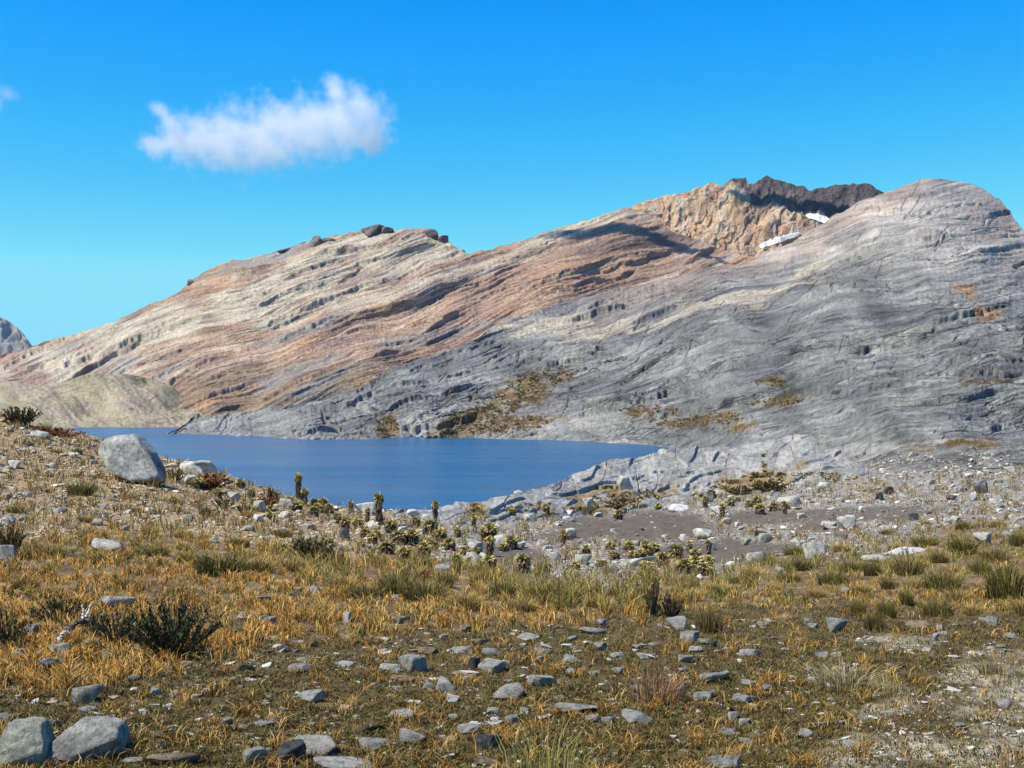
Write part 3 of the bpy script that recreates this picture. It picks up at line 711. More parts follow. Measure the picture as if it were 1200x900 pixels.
# ------------------------------------------------------------------ gravel
def gravel(name, n, reg, size, label, cols, wts, flat=.55, keepf=None):
    n = int(n * 1.25); uu, yy = scatter(n, -350, 1550, reg[0], reg[1])
    z = zones(uu, yy); k = (rng.random(n) < keepf(uu, yy, z)) & (yy > crest(uu) + 1)
    uu, yy = uu[k], yy[k]; X, D, Z = at(uu, yy); k = (D < 330) & (Z > -11.8); X, D, Z = X[k], D[k], Z[k]; m = len(X)
    Vi, Fi = ICO[1]
    protos = []
    for q in range(9):
        P, _ = rock_shape(900 + q, 1, 9, 0); P = P * np.array([1, 1, 1.0]); P[:, 2] -= .35; protos.append(P)
    protos = np.array(protos); nv = len(Vi)
    px = np.clip(rng.lognormal(math.log(size), .55, m), .5, size * 4.5)     # visible width in photo pixels
    s = px * D / FPX / 2
    a = rng.uniform(0, 6.283, m); ca, sa = np.cos(a), np.sin(a)
    B = protos[rng.integers(0, 9, m)]
    sx = s * rng.uniform(.8, 1.3, m); sy = s * rng.uniform(.6, 1.1, m); sz = s * rng.uniform(flat * .7, flat * 1.9, m)
    x = B[..., 0] * sx[:, None]; y = B[..., 1] * sy[:, None]; z = B[..., 2] * sz[:, None]
    tx = rng.normal(0, .22, m)[:, None]; z = z + x * tx
    V = np.stack([x * ca[:, None] - y * sa[:, None] + X[:, None], x * sa[:, None] + y * ca[:, None] + D[:, None], z + Z[:, None]], -1)
    F = (Fi[None] + (np.arange(m) * nv)[:, None, None]).reshape(-1, 3)
    c = np.repeat(pick(cols, m, wts), nv, 0)
    tag(link(name, mesh_np(name, V.reshape(-1, 3), F, c, False, mat_gravel)), label, 'gravel', kind='stuff')
mat_gravel = tint_mat('gravel', 22, .3, .4, .01)
SC = [(.44, .41, .35), (.33, .31, .27), (.24, .23, .21), (.38, .31, .21), (.12, .11, .10), (.52, .49, .43)]
gravel('slope_gravel', 60000, (484, 668), 3.4, 'pale broken gravel strewn over the left slope', [(.47, .42, .32), (.36, .30, .21), (.26, .24, .20), (.40, .29, .16), (.13, .11, .09), (.58, .54, .45)], [.27, .2, .12, .21, .06, .14], .5, lambda u, y, z: z[0] * (u < 520) * (.35 + .65 * sstep(-.3, .3, fbm(u / 30, y / 12, 3, 221))))
gravel('valley_rubble', 80000, (520, 700), 2.6, 'grey rubble covering the valley floor before the rock hump', SC, [.2, .28, .27, .1, .07, .08], .55, lambda u, y, z: z[0] * (u > 430) * (1 - .93 * z[3]) * (.25 + .75 * sstep(-.25, .3, fbm(u / 36, y / 8, 3, 222))))
gravel('valley_blocks', 4200, (585, 700), 5.5, 'broken grey blocks lying thickly between the rosette plants', SC, [.2, .32, .28, .06, .08, .06], .7, lambda u, y, z: z[0] * (u > 400) * (1 - .98 * z[3]) * sstep(-.2, .4, fbm(u / 50, y / 14, 3, 233)))
gravel('turf_gravel', 26000, (700, 985), 3.0, 'small pale gravel lying in the turf and on the bare patch', SC, [.28, .26, .12, .2, .04, .1], .38, lambda u, y, z: z[1] * (.045 + .6 * z[4]) + .012 * z[2])

gravel('turf_stones', 22000, (725, 985), 5.5, 'fist sized grey and pale stones bedded in the short turf', [(.38, .365, .32), (.30, .29, .26), (.23, .225, .205), (.32, .25, .17), (.12, .11, .10), (.46, .44, .39)], [.34, .30, .14, .10, .02, .10], .30, lambda u, y, z: z[1] * .17 * (.25 + 1.6 * sstep(.0, .4, fbm(u / 50, y / 16, 3, 230))) * (1 + .8 * blob(u, y, 480, 830, 330, 100)))
# ------------------------------------------------------------------ individual stones
from mathutils.bvhtree import BVHTree
_hb = BVHTree.FromObject(bpy.data.objects['rock_hump'], bpy.context.evaluated_depsgraph_get())
def at1(u, y):
    """one point: on the meadow, or on the rock hump where that stands in front"""
    X, D, Z = [float(a[0]) for a in at(u, y)]
    d_ = Vector(((u - CX) / FPX, 1, (HZ - y) / FPX)).normalized(); h_ = _hb.ray_cast(Vector((0, 0, 0)), d_)
    if h_[0] is not None and h_[0].y < D: return h_[0].x, h_[0].y, h_[0].z
    return (u - CX) * D / FPX, D, Z
LMK = []       # landmarks for labels: (phrase, u, y)
stones = []    # (u, y, w, h, colour key)
_seed = [0]
def add_stone(u, y, w, h, k, label=None, name='stone', cat='stone', group='stones scattered over the valley', shape=None, embed=.22, depth=None, rz=None, tilt=None, level=4, D=None, lift=0):
    if D is None:
        X, Dq, Z = at1(u, y)
        X = (u - CX) * Dq / FPX
    else:
        Dq = D; X = (u - CX) * D / FPX; Z = (HZ - y) * D / FPX
    r = random.Random(int(u * 31 + y * 7))
    s = Dq / FPX
    me = rock_mesh(shape if shape is not None else r.randrange(9), k, level)
    o = link(name, me)
    dep = depth if depth else r.uniform(.6, .95)
    wx = w * s / 2
    if D is None: w = w * 1.08; wx = w * s / 2; h = max(h * .55, h - w * dep * .6 * abs(HZ - y) / FPX)
    slope = 0.0 if D else 1.0
    o.scale = (wx * 1.03, wx * dep, h * s / (1 - embed) * 1.0)
    o.location = (X, Dq + wx * dep * .35, Z - h * s / (1 - embed) * embed + lift)
    o.rotation_euler = (tilt[0] if tilt else r.uniform(.0, .38), tilt[1] if tilt else r.uniform(-.14, .14), rz if rz is not None else r.choice([0, math.pi]) + r.uniform(-.35, .35))
    o['category'] = cat; o['group'] = group
    if label: o['label'] = label; del o['group']
    else: stones.append((o, u, y, w, h, k))
    return o
# hand placed, from the photograph: x, y of the foot, width, height (photo pixels), colour
ST = """105 824 36 23 g;193 895 64 17 o;372 882 54 26 p;303 895 32 22 g;336 896 42 30 d;412 899 84 14 g;434 879 38 15 g;478 869 40 14 g;
353 789 32 13 g;365 823 30 14 g;467 842 36 11 p;439 858 38 9 d;484 786 32 22 g;455 786 26 8 g;505 766 28 10 o;478 799 38 9 o;520 811 30 19 p;502 807 20 10 g;
541 766 26 8 g;578 768 26 10 g;577 786 32 17 g;554 784 15 15 d;602 820 52 22 g;626 804 18 14 g;533 791 18 5 p;548 859 28 10 g;530 870 20 9 g;573 878 31 19 d;
601 849 17 13 g;566 898 30 11 o;561 756 26 8 o;544 741 15 10 o;468 731 22 10 g;407 730 9 13 w;368 758 10 11 o;314 766 14 6 o;311 729 20 9 g;311 704 24 7 g;
369 696 22 10 g;467 703 14 7 p;532 713 7 7 w;639 804 38 15 g;673 835 58 14 g;744 847 44 16 g;692 846 22 10 p;714 848 16 9 p;669 790 13 8 w;688 784 15 6 o;
697 792 16 7 p;725 790 15 8 p;724 771 18 7 p;668 776 26 9 g;635 766 22 7 g;632 774 10 6 p;617 749 28 7 p;669 751 13 6 g;692 742 36 10 g;705 734 11 9 w;704 762 15 10 g;
748 761 18 7 p;757 773 24 8 g;804 776 19 10 g;818 765 18 8 p;811 753 24 15 g;835 758 11 8 d;827 756 17 9 p;795 737 28 16 g;765 758 13 6 g;839 799 36 14 g;
881 770 26 11 w;898 810 14 8 p;873 824 26 12 p;862 843 15 10 w;875 850 14 9 w;827 821 28 12 g;818 851 24 10 o;857 861 24 9 p;877 872 18 9 g;889 861 9 6 p;
853 899 52 14 g;604 847 13 11 p;654 822 18 8 o;978 742 28 20 g;952 738 15 8 p;949 729 11 6 p;895 733 14 6 p;991 695 11 7 w;1152 729 15 7 p;1167 733 17 12 g;
1095 750 11 9 w;1103 739 9 8 p;945 864 22 12 p;959 853 24 9 g;1000 876 30 9 p;989 849 13 6 p;875 849 11 7 w;1175 830 18 13 p;1078 736 28 10 o;6 847 15 13 p;
66 770 30 17 p;40 743 20 13 p;22 770 22 11 p;41 772 22 9 g;52 785 44 16 g;106 760 20 13 g;125 770 15 6 p;138 714 42 17 p;177 770 13 11 g;180 814 20 10 g;205 817 16 10 g;
262 849 18 10 g;62 851 20 9 o;52 859 22 13 g;150 895 30 9 g;285 725 30 9 g;313 729 20 8 g;288 787 24 10 o;105 832 24 7 g;308 850 24 8 g;48 514 24 9 g;228 556 36 16 g;
130 645 46 14 g;4 660 24 22 g;17 548 18 9 g;62 662 15 7 p;10 617 26 13 g;222 569 18 12 p;272 586 14 9 p;305 600 14 14 p;335 593 16 9 g;405 632 15 15 d;223 611 15 9 p;
120 596 14 6 p;70 602 16 7 g;180 610 15 7 w;145 622 14 6 p;335 607 20 9 g;360 621 18 8 g;290 622 14 7 p;30 582 14 6 p;60 548 12 6 p;110 545 10 6 w;85 620 12 5 o;250 635 16 6 g;430 602 26 13 g;
652 565 9 9 w;667 630 15 12 p;685 662 20 13 g;555 647 18 13 g;587 642 20 16 g;796 599 25 9 w;962 654 36 20 g;886 659 24 13 g;828 630 30 10 g;850 614 15 7 g;837 645 13 11 g;
900 635 18 11 g;873 639 14 9 p;995 619 24 16 g;970 620 22 9 p;923 594 32 13 g;830 589 13 14 d;1030 586 11 10 d;1043 579 13 10 d;1155 578 18 15 d;1073 610 15 9 d;1117 586 14 6 d;
935 638 20 7 g;1085 535 10 10 g;990 588 12 4 d;1153 637 24 13 p;913 671 12 7 p;803 634 11 9 g;805 667 22 10 g;842 602 17 9 g;1060 648 50 9 w;755 664 50 13 g;1030 656 34 8 p;
780 632 9 6 g;1010 600 12 7 g;940 606 10 6 p;1190 610 14 8 g;1120 612 16 8 p;1180 630 16 8 g;620 610 16 8 p;635 640 14 8 g;700 606 12 6 g;720 624 9 5 p;645 656 22 10 g;740 676 26 9 p;615 662 26 9 g;500 612 18 10 g;480 606 16 9 g;
520 668 20 8 g;545 660 16 9 p;470 625 14 8 g;730 574 22 17 g;690 594 15 11 g"""
COLW = {'g': 'grey', 'd': 'dark', 'p': 'pale', 'o': 'tan', 'w': 'whitish', 'l': 'lichened', 'm': 'mauve'}
for rec in ST.replace('\n', '').split(';'):
    if rec.strip():
        a = rec.split(); add_stone(float(a[0]), float(a[1]), float(a[2]), float(a[3]), a[4])

# a few more, as chance has it, up to what one can count
tries = 0
while len(stones) < 296 and tries < 4000:
    tries += 1
    u_ = random.uniform(4, 1196)
    y_ = random.choice([random.uniform(560, 690), random.uniform(500, 650), random.uniform(735, 890), random.uniform(735, 890)])
    if y_ < float(crest(np.array([u_]))[0]) + 4: continue
    z = [float(a[0]) for a in zones(np.array([u_]), np.array([y_]))[:5]]
    if z[2] > .5 or z[3] > .4: continue
    if any(abs(u_ - s_[1]) < 13 + s_[3] * .6 and abs(y_ - s_[2]) < 8 for s_ in stones): continue
    wd_ = random.choice([8, 9, 10, 12, 14, 17])
    add_stone(u_, y_, wd_, wd_ * random.uniform(.35, .6), random.choice('gggpppowd' if y_ < 690 else 'ggppopg'))

# named boulders
P_, F_ = rock_shape(77, 5, 10, .035, 22)
def own_rock(u, y, w, h, mk, seed, label, depth=.8, rz=0, tilt=(0, 0), planes=10, soft=20, embed=.15, rough=.045, name='boulder'):
    P, F = rock_shape(seed, 5, planes, rough, soft)
    X, Dq, Z = at1(u, y); X = (u - CX) * Dq / FPX; s = Dq / FPX
    o = link(name, mesh_np(name, P, F, None, True, SM[mk])); o['label'] = label; o['category'] = 'boulder'
    o.scale = (w * s / 2, w * s / 2 * depth, h * s / (1 - embed)); o.location = (X, Dq + w * s * .2 * depth, Z - h * s / (1 - embed) * embed)
    o.rotation_euler = (tilt[0], tilt[1], rz)
    return o

def poly_rock(name, u, y, s_px, outline, depth_px, mk, label, seed, lean=0.0):
    """a boulder whose face has a given outline (photo pixels about its foot) and real thickness"""
    X, Dq, Z = at1(u, y); X = (u - CX) * Dq / FPX; s = Dq / FPX
    V, F = ICO[5]
    pts = np.array(outline, float); cen = pts.mean(0); rel = pts - cen
    ang = np.arctan2(-rel[:, 1], rel[:, 0]); od = np.argsort(ang); ang = ang[od]; rel = rel[od]
    th = np.arctan2(V[:, 2], V[:, 0])
    # ray / polygon intersection for a true straight-edged outline
    k = np.searchsorted(ang, th) % len(ang); A = rel[k - 1]; B = rel[k]
    dx, dy = np.cos(th), -np.sin(th)
    den = dx * (B[:, 1] - A[:, 1]) - dy * (B[:, 0] - A[:, 0])
    rr = (A[:, 0] * (B[:, 1] - A[:, 1]) - A[:, 1] * (B[:, 0] - A[:, 0])) / np.where(abs(den) < 1e-6, 1e-6, den)
    rr = np.abs(rr)
    lat = np.sqrt(np.maximum(1 - V[:, 1] ** 2, 0)) 
    prof = np.minimum(1, lat * 1.22) ** 1.0
    r = np.random.default_rng(seed)
    x = np.cos(th) * rr * prof; zz = np.sin(th) * rr * prof
    yv = np.sign(V[:, 1]) * (1 - (1 - np.abs(V[:, 1])) ** 1.6) * depth_px / 2
    a = fbm(V[:, 0] * 3 + seed, V[:, 2] * 3 + V[:, 1] * 2, 5, seed) * .035 + .012 * fbm(V[:, 0] * 11 + V[:, 1] * 9, V[:, 2] * 11, 4, seed + 2)
    pl = r.normal(size=(9, 3)); pl[:, 1] -= .8; pl /= np.linalg.norm(pl, axis=1)[:, None]
    sc3 = np.array([np.abs(x).max(), np.abs(yv).max(), np.abs(zz).max()])
    Q = np.stack([x, yv, zz], 1) / sc3
    q = (Q @ pl.T) / r.uniform(.72, .98, 9); m = np.maximum(q.max(1), 1)
    Q = Q / m[:, None] ** .85 * (1 + a)[:, None] * sc3
    Q[:, 1] += lean * (Q[:, 2])
    P = np.stack([Q[:, 0] + cen[0], Q[:, 1] + depth_px * .35, Q[:, 2] - cen[1]], 1) * s
    o = link(name, mesh_np(name, P, F, None, True, SM[mk])); o.location = (X, Dq, Z); o['label'] = label; o['category'] = 'boulder'
    return o
poly_rock('boulder', 148, 566, 1, [(-40, -38), (-32, -52), (-20, -55), (-4, -57), (6, -52), (24, -36), (38, -14), (42, 2), (24, 6), (12, -2), (-6, -8), (-24, -20), (-36, -30)], 50, 'b', 'big leaning grey boulder on the crest of the left slope above the lake', 4, .5)
poly_rock('boulder', 97, 893, 1, [(-43, 0), (-42, -16), (-30, -30), (-12, -42), (14, -43), (34, -36), (41, -22), (40, 2), (34, 10), (-30, 10)], 66, 'g', 'large light grey boulder at the bottom left, beside the lichened one', 9, .25)
poly_rock('boulder', 22, 896, 1, [(-34, 8), (-34, -30), (-24, -42), (4, -46), (18, -44), (28, -24), (32, 4), (20, 12)], 54, 'l', 'greenish lichened boulder in the bottom left corner', 14, .2)
own_rock(62, 897, 44, 12, 'g', 21, 'low grey slab in front of the two bottom left boulders', .7)
own_rock(72, 500, 44, 14, 'g', 23, 'flat grey boulder on the skyline left of the lake', .8)
own_rock(234, 556, 40, 17, 'g', 27, 'dark grey slab lying right behind the big leaning boulder', .7, planes=8)
LMK += [('the big leaning boulder', 158, 540), ('the light grey bottom left boulder', 97, 870), ('the lichened corner boulder', 22, 870), ('the flat skyline boulder', 72, 492)]

# outcrops standing on the ridge
def ridge_D(u): return float(np.interp(u, [-260, 0, 300, 545, 800, 1010], [1700, 1500, 1350, 1320, 1400, 1450]))
for i, (u_, y_, w_, h_, lb) in enumerate([(369, 284, 15, 12, 'dark blocky outcrop leaning out of the pink ridge, left one'), (383, 281, 18, 5, 'low dark rock ledge just right of the leaning ridge outcrop'), (438, 270, 26, 10, 'largest dark outcrop on the flat top of the pink ridge'),
        (455, 269, 14, 5, 'small dark outcrop right of the largest ridge outcrop'), (503, 271, 18, 6, 'dark step of rock at the right end of the ridge top'), (518, 279, 14, 6, 'dark block on the ridge where it starts to fall'), (540, 296, 16, 7, 'dark knob in the notch of the pink ridge'), (228, 330, 16, 5, 'thin dark outcrop on the left shoulder of the ridge'), (335, 292, 20, 4, 'long flat dark outcrop left of the ridge top')]):
    o = add_stone(u_, y_ + 3, w_ * 1.25, h_ * .8 + 1.5, 'm', lb, 'rock_outcrop', 'outcrop', shape=[3, 5, 1, 7, 2, 6, 4, 0, 8][i], D=ridge_D(u_) - 6, depth=1.2, embed=.4, tilt=(0, -.16))

# ------------------------------------------------------------------ snow patches lying on the summit rocks
from mathutils.bvhtree import BVHTree
dg = bpy.context.evaluated_depsgraph_get()
bv = [BVHTree.FromObject(bpy.data.objects[n_], dg) for n_ in ('summit_crags', 'grey_slab_slope', 'pink_ridge')]
m = bpy.data.materials.new('snow'); t, b, out = nodes(m); n1 = N(t, 'ShaderNodeTexNoise'); n1.inputs['Scale'].default_value = .15
r1 = N(t, 'ShaderNodeMapRange'); r1.inputs[3].default_value = .68; r1.inputs[4].default_value = .86; t.links.new(n1.outputs[0], r1.inputs[0]); t.links.new(r1.outputs[0], b.inputs['Base Color'])
def inside(px, py, poly):
    r = False; j = len(poly) - 1
    for i in range(len(poly)):
        if (poly[i][1] > py) != (poly[j][1] > py) and px < (poly[j][0] - poly[i][0]) * (py - poly[i][1]) / (poly[j][1] - poly[i][1]) + poly[i][0]: r = not r
        j = i
    return r
def snow(poly, label):
    xs = [p[0] for p in poly]; ysn = [p[1] for p in poly]
    st_ = .7; gx = np.arange(min(xs), max(xs) + st_, st_); gy = np.arange(min(ysn), max(ysn) + st_, st_)
    Dm = np.full((len(gy), len(gx)), np.nan)
    for i, py in enumerate(gy):
        for j, px in enumerate(gx):
            d_ = Vector(((px - CX) / FPX, 1, (HZ - py) / FPX)).normalized()
            hits = [b_.ray_cast(Vector((0, 0, 0)), d_) for b_ in bv]
            ds = [h_[0].y for h_ in hits if h_[0] is not None]
            Dm[i, j] = min(ds) if ds else 1470
    Dm = np.minimum(Dm, np.median(Dm) + 8)
    Dm = blur(blur(Dm, 5, 0), 5, 1)
    vs = []; idx = {}; fs = []
    def vid(i, j, off):
        if (i, j, off) not in idx:
            D_ = Dm[i, j] - 1.2 + off; idx[(i, j, off)] = len(vs)
            vs.append(((gx[j] - CX) * D_ / FPX, D_, (HZ - gy[i]) * D_ / FPX))
        return idx[(i, j, off)]
    cells = {(i, j) for i in range(len(gy) - 1) for j in range(len(gx) - 1) if inside(gx[j] + st_ / 2 + .9 * float(fbm(gx[j] / 4, gy[i] / 3, 3, 60)), gy[i] + st_ / 2 + .8 * float(fbm(gx[j] / 4, gy[i] / 3, 3, 61)), poly)}
    for (i, j) in cells:
        fs.append((vid(i, j, 0), vid(i + 1, j, 0), vid(i + 1, j + 1, 0), vid(i, j + 1, 0)))
        for (di, dj, a_, b_) in ((-1, 0, (i, j), (i, j + 1)), (1, 0, (i + 1, j + 1), (i + 1, j)), (0, -1, (i + 1, j), (i, j)), (0, 1, (i, j + 1), (i + 1, j + 1))):
            if (i + di, j + dj) not in cells:
                fs.append((vid(*a_, 0), vid(*b_, 0), vid(*b_, 7), vid(*a_, 7)))
    o = link('snow_patch', mesh_np('snow_patch', vs, fs, None, True, m)); o['label'] = label; o['category'] = 'snow patch'; o['group'] = 'snow patches below the summit'
snow([(943, 252), (950, 250), (960, 251), (969, 254), (974, 259), (968, 262), (960, 260), (955, 257), (948, 256)], 'small white snow patch just under the dark summit crags')
snow([(889, 289), (894, 284), (904, 280), (918, 276), (934, 272), (938, 273), (930, 279), (918, 283), (904, 287), (893, 291)], 'longer white snow strip at the foot of the orange cliff')

# ------------------------------------------------------------------ scrub and scree lying on the rock itself
bvs = bv + [BVHTree.FromObject(bpy.data.objects['rock_hump'], dg)]
def cast(uu, yy, which):
    out = []
    for a_, b_ in zip(uu, yy):
        d_ = Vector(((a_ - CX) / FPX, 1, (HZ - b_) / FPX)).normalized(); best = None; bi = -1
        for i_, t_ in enumerate(bvs):
            h_ = t_.ray_cast(Vector((0, 0, 0)), d_)
            if h_[0] is not None and (best is None or h_[0].y < best[0].y): best = h_; bi = i_
        out.append((best[0].x, best[0].y, best[0].z, 1.0) if best is not None and bi in which else (0, 0, 0, 0.0))
    return np.array(out)
VB = [(555, 492, 66, 15, -.45), (615, 460, 48, 16, -.5), (600, 498, 46, 9, -.1), (650, 440, 22, 8, -.4), (820, 492, 60, 7, -.05), (915, 470, 34, 5, -.1), (760, 480, 36, 4, 0), (905, 448, 20, 5, 0), (700, 430, 40, 4, -.3), (455, 500, 12, 12, 0)]
HB = [(880, 570, 50, 13, -.2), (720, 588, 60, 9, -.15), (897, 550, 3, 16, -.15), (560, 598, 10, 9, -.2), (960, 560, 50, 5, 0), (620, 596, 30, 5, -.1)]
def scrub(name, blobs, n_, which, px, label, cols):
    us, ys_ = [], []
    for (cx, cy, rx, ry, a_) in blobs:
        k_ = int(n_ * rx * ry / sum(b_[2] * b_[3] for b_ in blobs)) + 8
        r_ = np.sqrt(rng.random(k_)) * 1.05; th = rng.uniform(0, 6.283, k_); x_, y_ = r_ * np.cos(th) * rx, r_ * np.sin(th) * ry
        us.append(cx + x_ * math.cos(a_) - y_ * math.sin(a_)); ys_.append(cy + x_ * math.sin(a_) + y_ * math.cos(a_))
    us = np.concatenate(us); ys_ = np.concatenate(ys_)
    k_ = fbm(us / 13, ys_ / 6, 3, 240) > -.02; us, ys_ = us[k_], ys_[k_]
    H = cast(us, ys_, which); H = H[H[:, 3] > 0]
    m_ = len(H); nb = 7; P = np.repeat(H[:, :3], nb, 0); s_ = np.repeat(H[:, 1] / FPX * px * rng.uniform(.5, 1.4, m_), nb)
    a_ = rng.uniform(0, 6.283, m_ * nb)
    P = P + np.stack([np.cos(a_) * s_ * .25, np.sin(a_) * s_ * .25, -.1 * s_], 1)
    c_ = np.repeat(pick(cols, m_), nb, 0)
    V, F, cc = blades(P, s_ * rng.uniform(.6, 1.1, m_ * nb), s_ * .5, rng.uniform(.2, .9, m_ * nb), a_, c_, 1.1, .9)
    tag(link(name, mesh_np(name, V, F, cc, False, mat_leaf)), label, 'scrub', kind='stuff')
scrub('slope_scrub', VB, 3600, (1,), 2.1, 'brown scrub and dry grass in the gullies of the grey slabs', [(.24, .17, .06), (.17, .115, .04), (.30, .22, .09), (.12, .09, .04)])
scrub('hump_scrub', HB, 900, (3,), 3.6, 'dry brown scrub in the clefts and along the foot of the rock hump', [(.22, .15, .05), (.14, .09, .035), (.28, .21, .08), (.10, .07, .03)])
# scree on the lower slabs
n_ = 4200; su_, sy_ = rng.uniform(1020, 1300, n_), rng.uniform(522, 575, n_)
k_ = rng.random(n_) < sstep(522, 550, sy_) * sstep(-.4, .3, fbm(su_ / 40, sy_ / 9, 3, 241)); su_, sy_ = su_[k_], sy_[k_]
H = cast(su_, sy_, (1,)); H = H[H[:, 3] > 0]; m_ = len(H)
Vi, Fi = ICO[1]; protos = np.array([rock_shape(950 + q, 1, 8, 0)[0] - np.array([0, 0, .3]) for q in range(7)])
s_ = np.clip(rng.lognormal(math.log(3.0), .5, m_), 1, 10) * H[:, 1] / FPX / 2
B = protos[rng.integers(0, 7, m_)] * np.stack([s_, s_ * .8, s_ * rng.uniform(.5, 1.1, m_)], 1)[:, None]
a_ = rng.uniform(0, 6.283, m_)[:, None]
V = np.stack([B[..., 0] * np.cos(a_) - B[..., 1] * np.sin(a_) + H[:, :1], B[..., 0] * np.sin(a_) + B[..., 1] * np.cos(a_) + H[:, 1:2], B[..., 2] + H[:, 2:3]], -1)
F = (Fi[None] + (np.arange(m_) * len(Vi))[:, None, None]).reshape(-1, 3)
tag(link('scree', mesh_np('scree', V.reshape(-1, 3), F, np.repeat(pick(SC, m_, [.25, .3, .25, .08, .07, .05]), len(Vi), 0), False, mat_gravel)), 'grey scree scattered over the lower slabs at right', 'scree', kind='stuff')

# ------------------------------------------------------------------ plants
def merge(parts):
    Vs, Fs, Cs = [], [], []; o = 0
    for V, F, c_ in parts:
        Vs.append(V); Fs.append(F + o); Cs.append(c_); o += len(V)
    return np.concatenate(Vs), np.concatenate(Fs), np.concatenate(Cs)
def tubes(segs, sides=4):
    """segs: list of (p0, p1, r0, r1, colour)"""
    Vs, Fs, Cs = [], [], []; o = 0
    for p0, p1, r0, r1, c_ in segs:
        p0, p1 = np.array(p0, float), np.array(p1, float); d = p1 - p0; d /= np.linalg.norm(d) + 1e-9
        a = np.cross(d, [0, 0, 1.0] if abs(d[2]) < .9 else [1.0, 0, 0]); a /= np.linalg.norm(a); b_ = np.cross(d, a)
        th = np.linspace(0, 2 * np.pi, sides, endpoint=False)
        ring = np.cos(th)[:, None] * a + np.sin(th)[:, None] * b_
        Vs.append(np.vstack([p0 + ring * r0, p1 + ring * r1, [p1]]));
        for i in range(sides):
            j = (i + 1) % sides
            Fs += [[o + i, o + j, o + sides + j], [o + i, o + sides + j, o + sides + i], [o + sides + i, o + sides + j, o + 2 * sides]]
        Cs.append(np.tile(np.array(c_, float), (2 * sides + 1, 1))); o += 2 * sides + 1
    return np.concatenate(Vs), np.array(Fs), np.concatenate(Cs)

def tussock_mesh(n, h, spread, cols, wts=None, lean=(.05, .6), wd=.006, basec=.6, seed=1):
    """unit: height about h metres"""
    r0 = np.sqrt(rng.random(n)) * spread * .5; a = rng.uniform(0, 6.283, n)
    P = np.stack([np.cos(a) * r0, np.sin(a) * r0, np.full(n, -.02)], 1)
    hh = h * rng.uniform(.45, 1.05, n) * (1 - .35 * r0 / (spread * .5))
    ln = rng.uniform(lean[0], lean[1], n) * (.3 + .9 * r0 / (spread * .5))
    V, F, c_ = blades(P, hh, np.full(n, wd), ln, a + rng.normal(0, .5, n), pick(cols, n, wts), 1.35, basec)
    return mesh_np('grass_tussock', V, F, c_, False, mat_grass)
OL = [(.075, .075, .018), (.12, .11, .027), (.19, .15, .045), (.28, .20, .07), (.05, .04, .015)]
TUS = [tussock_mesh(520, 1.0, .95, OL, [.3, .3, .2, .1, .1], wd=.022, lean=(.05, .6)), tussock_mesh(420, 1.0, 1.2, OL, [.15, .25, .25, .25, .1], wd=.024, lean=(.1, .8)),
       tussock_mesh(480, 1.0, 1.0, [(.42, .29, .11), (.33, .22, .07), (.24, .16, .05), (.17, .14, .04)], wd=.022, lean=(.1, .8)), tussock_mesh(460, 1.0, .8, [(.09, .085, .025), (.14, .12, .03), (.20, .14, .05), (.06, .04, .02)], wd=.022, lean=(.05, .5))]
def put(name, me, u, y, w, h, label, cat, group=None, parts=(), rz=None, unitw=1.0):
    X, Dq, Z = at1(u, y); X = (u - CX) * Dq / FPX; s = Dq / FPX
    o = link(name, me) if me is not None else bpy.data.objects.new(name, None)
    if me is None: C.objects.link(o)
    o.location = (X, Dq, Z - .01 * Dq / 10); o.scale = (w * s / unitw, w * s / unitw, h * s)
    o.rotation_euler = (0, 0, random.uniform(0, 6.28) if rz is None else rz)
    o['category'] = cat
    if label: o['label'] = label
    if group: o['group'] = group
    for pn, pm in parts:
        c_ = link(pn, pm, o)
    return o
tus = []
TL = """1006 724 16 27 0;1024 738 24 25 3;1039 724 20 26 0;1062 710 14 24 0;1098 722 24 30 1;1181 700 44 46 0;1106 692 32 32 1;1064 672 26 26 1;1022 674 18 20 0;998 670 20 20 1;975 684 24 22 1;
925 682 18 15 1;1148 672 22 22 0;905 692 14 12 2;940 668 20 18 0;958 700 18 14 2;1130 650 26 26 0;1165 660 24 24 1;1195 640 20 22 0;1085 640 20 18 1;1050 646 16 14 2;1120 705 22 20 2;1140 720 18 16 2;
880 676 22 16 2;860 684 16 14 1;1200 720 26 24 2;1010 694 18 14 2;1075 688 16 14 2;930 650 16 14 1;985 646 16 13 2;
465 700 38 38 0;498 704 34 32 1;545 712 30 22 2;590 700 24 26 0;640 704 34 28 1;668 708 26 24 0;610 716 24 20 2;700 712 22 20 2;430 700 26 22 1;400 690 26 20 2;725 700 20 18 1;520 690 22 26 3;
258 672 50 30 0;300 668 30 20 2;225 660 26 18 1;345 668 26 18 2;180 652 26 18 1;120 660 28 18 2;60 652 24 18 1;30 690 26 18 2;150 690 26 18 2;380 720 24 18 2;
240 604 14 14 3;205 590 12 10 2;160 600 14 10 2;100 612 14 12 2;290 606 14 13 2;45 560 12 9 2;65 530 12 8 2;330 628 18 14 1;215 630 18 13 2;280 640 18 14 1;20 600 18 12 2;
1100 660 20 18 3;1180 675 20 18 3;1040 690 16 16 3;840 694 22 16 2;815 700 20 14 2;760 716 22 18 2;1130 620 14 12 1;1170 618 16 13 2;1085 615 12 9 2;1040 626 14 10 1"""
for rec in TL.replace('\n', '').split(';'):
    a = rec.split(); k = int(a[4])
    tus.append((put('grass_tussock', TUS[k], float(a[0]), float(a[1]), float(a[2]) * 1.1, float(a[3]) * 1.3, None, 'tussock', 'grass tussocks of the meadow'), float(a[0]), float(a[1]), float(a[2]), float(a[3]), ['dark green', 'olive', 'straw coloured', 'dark brown green'][k]))
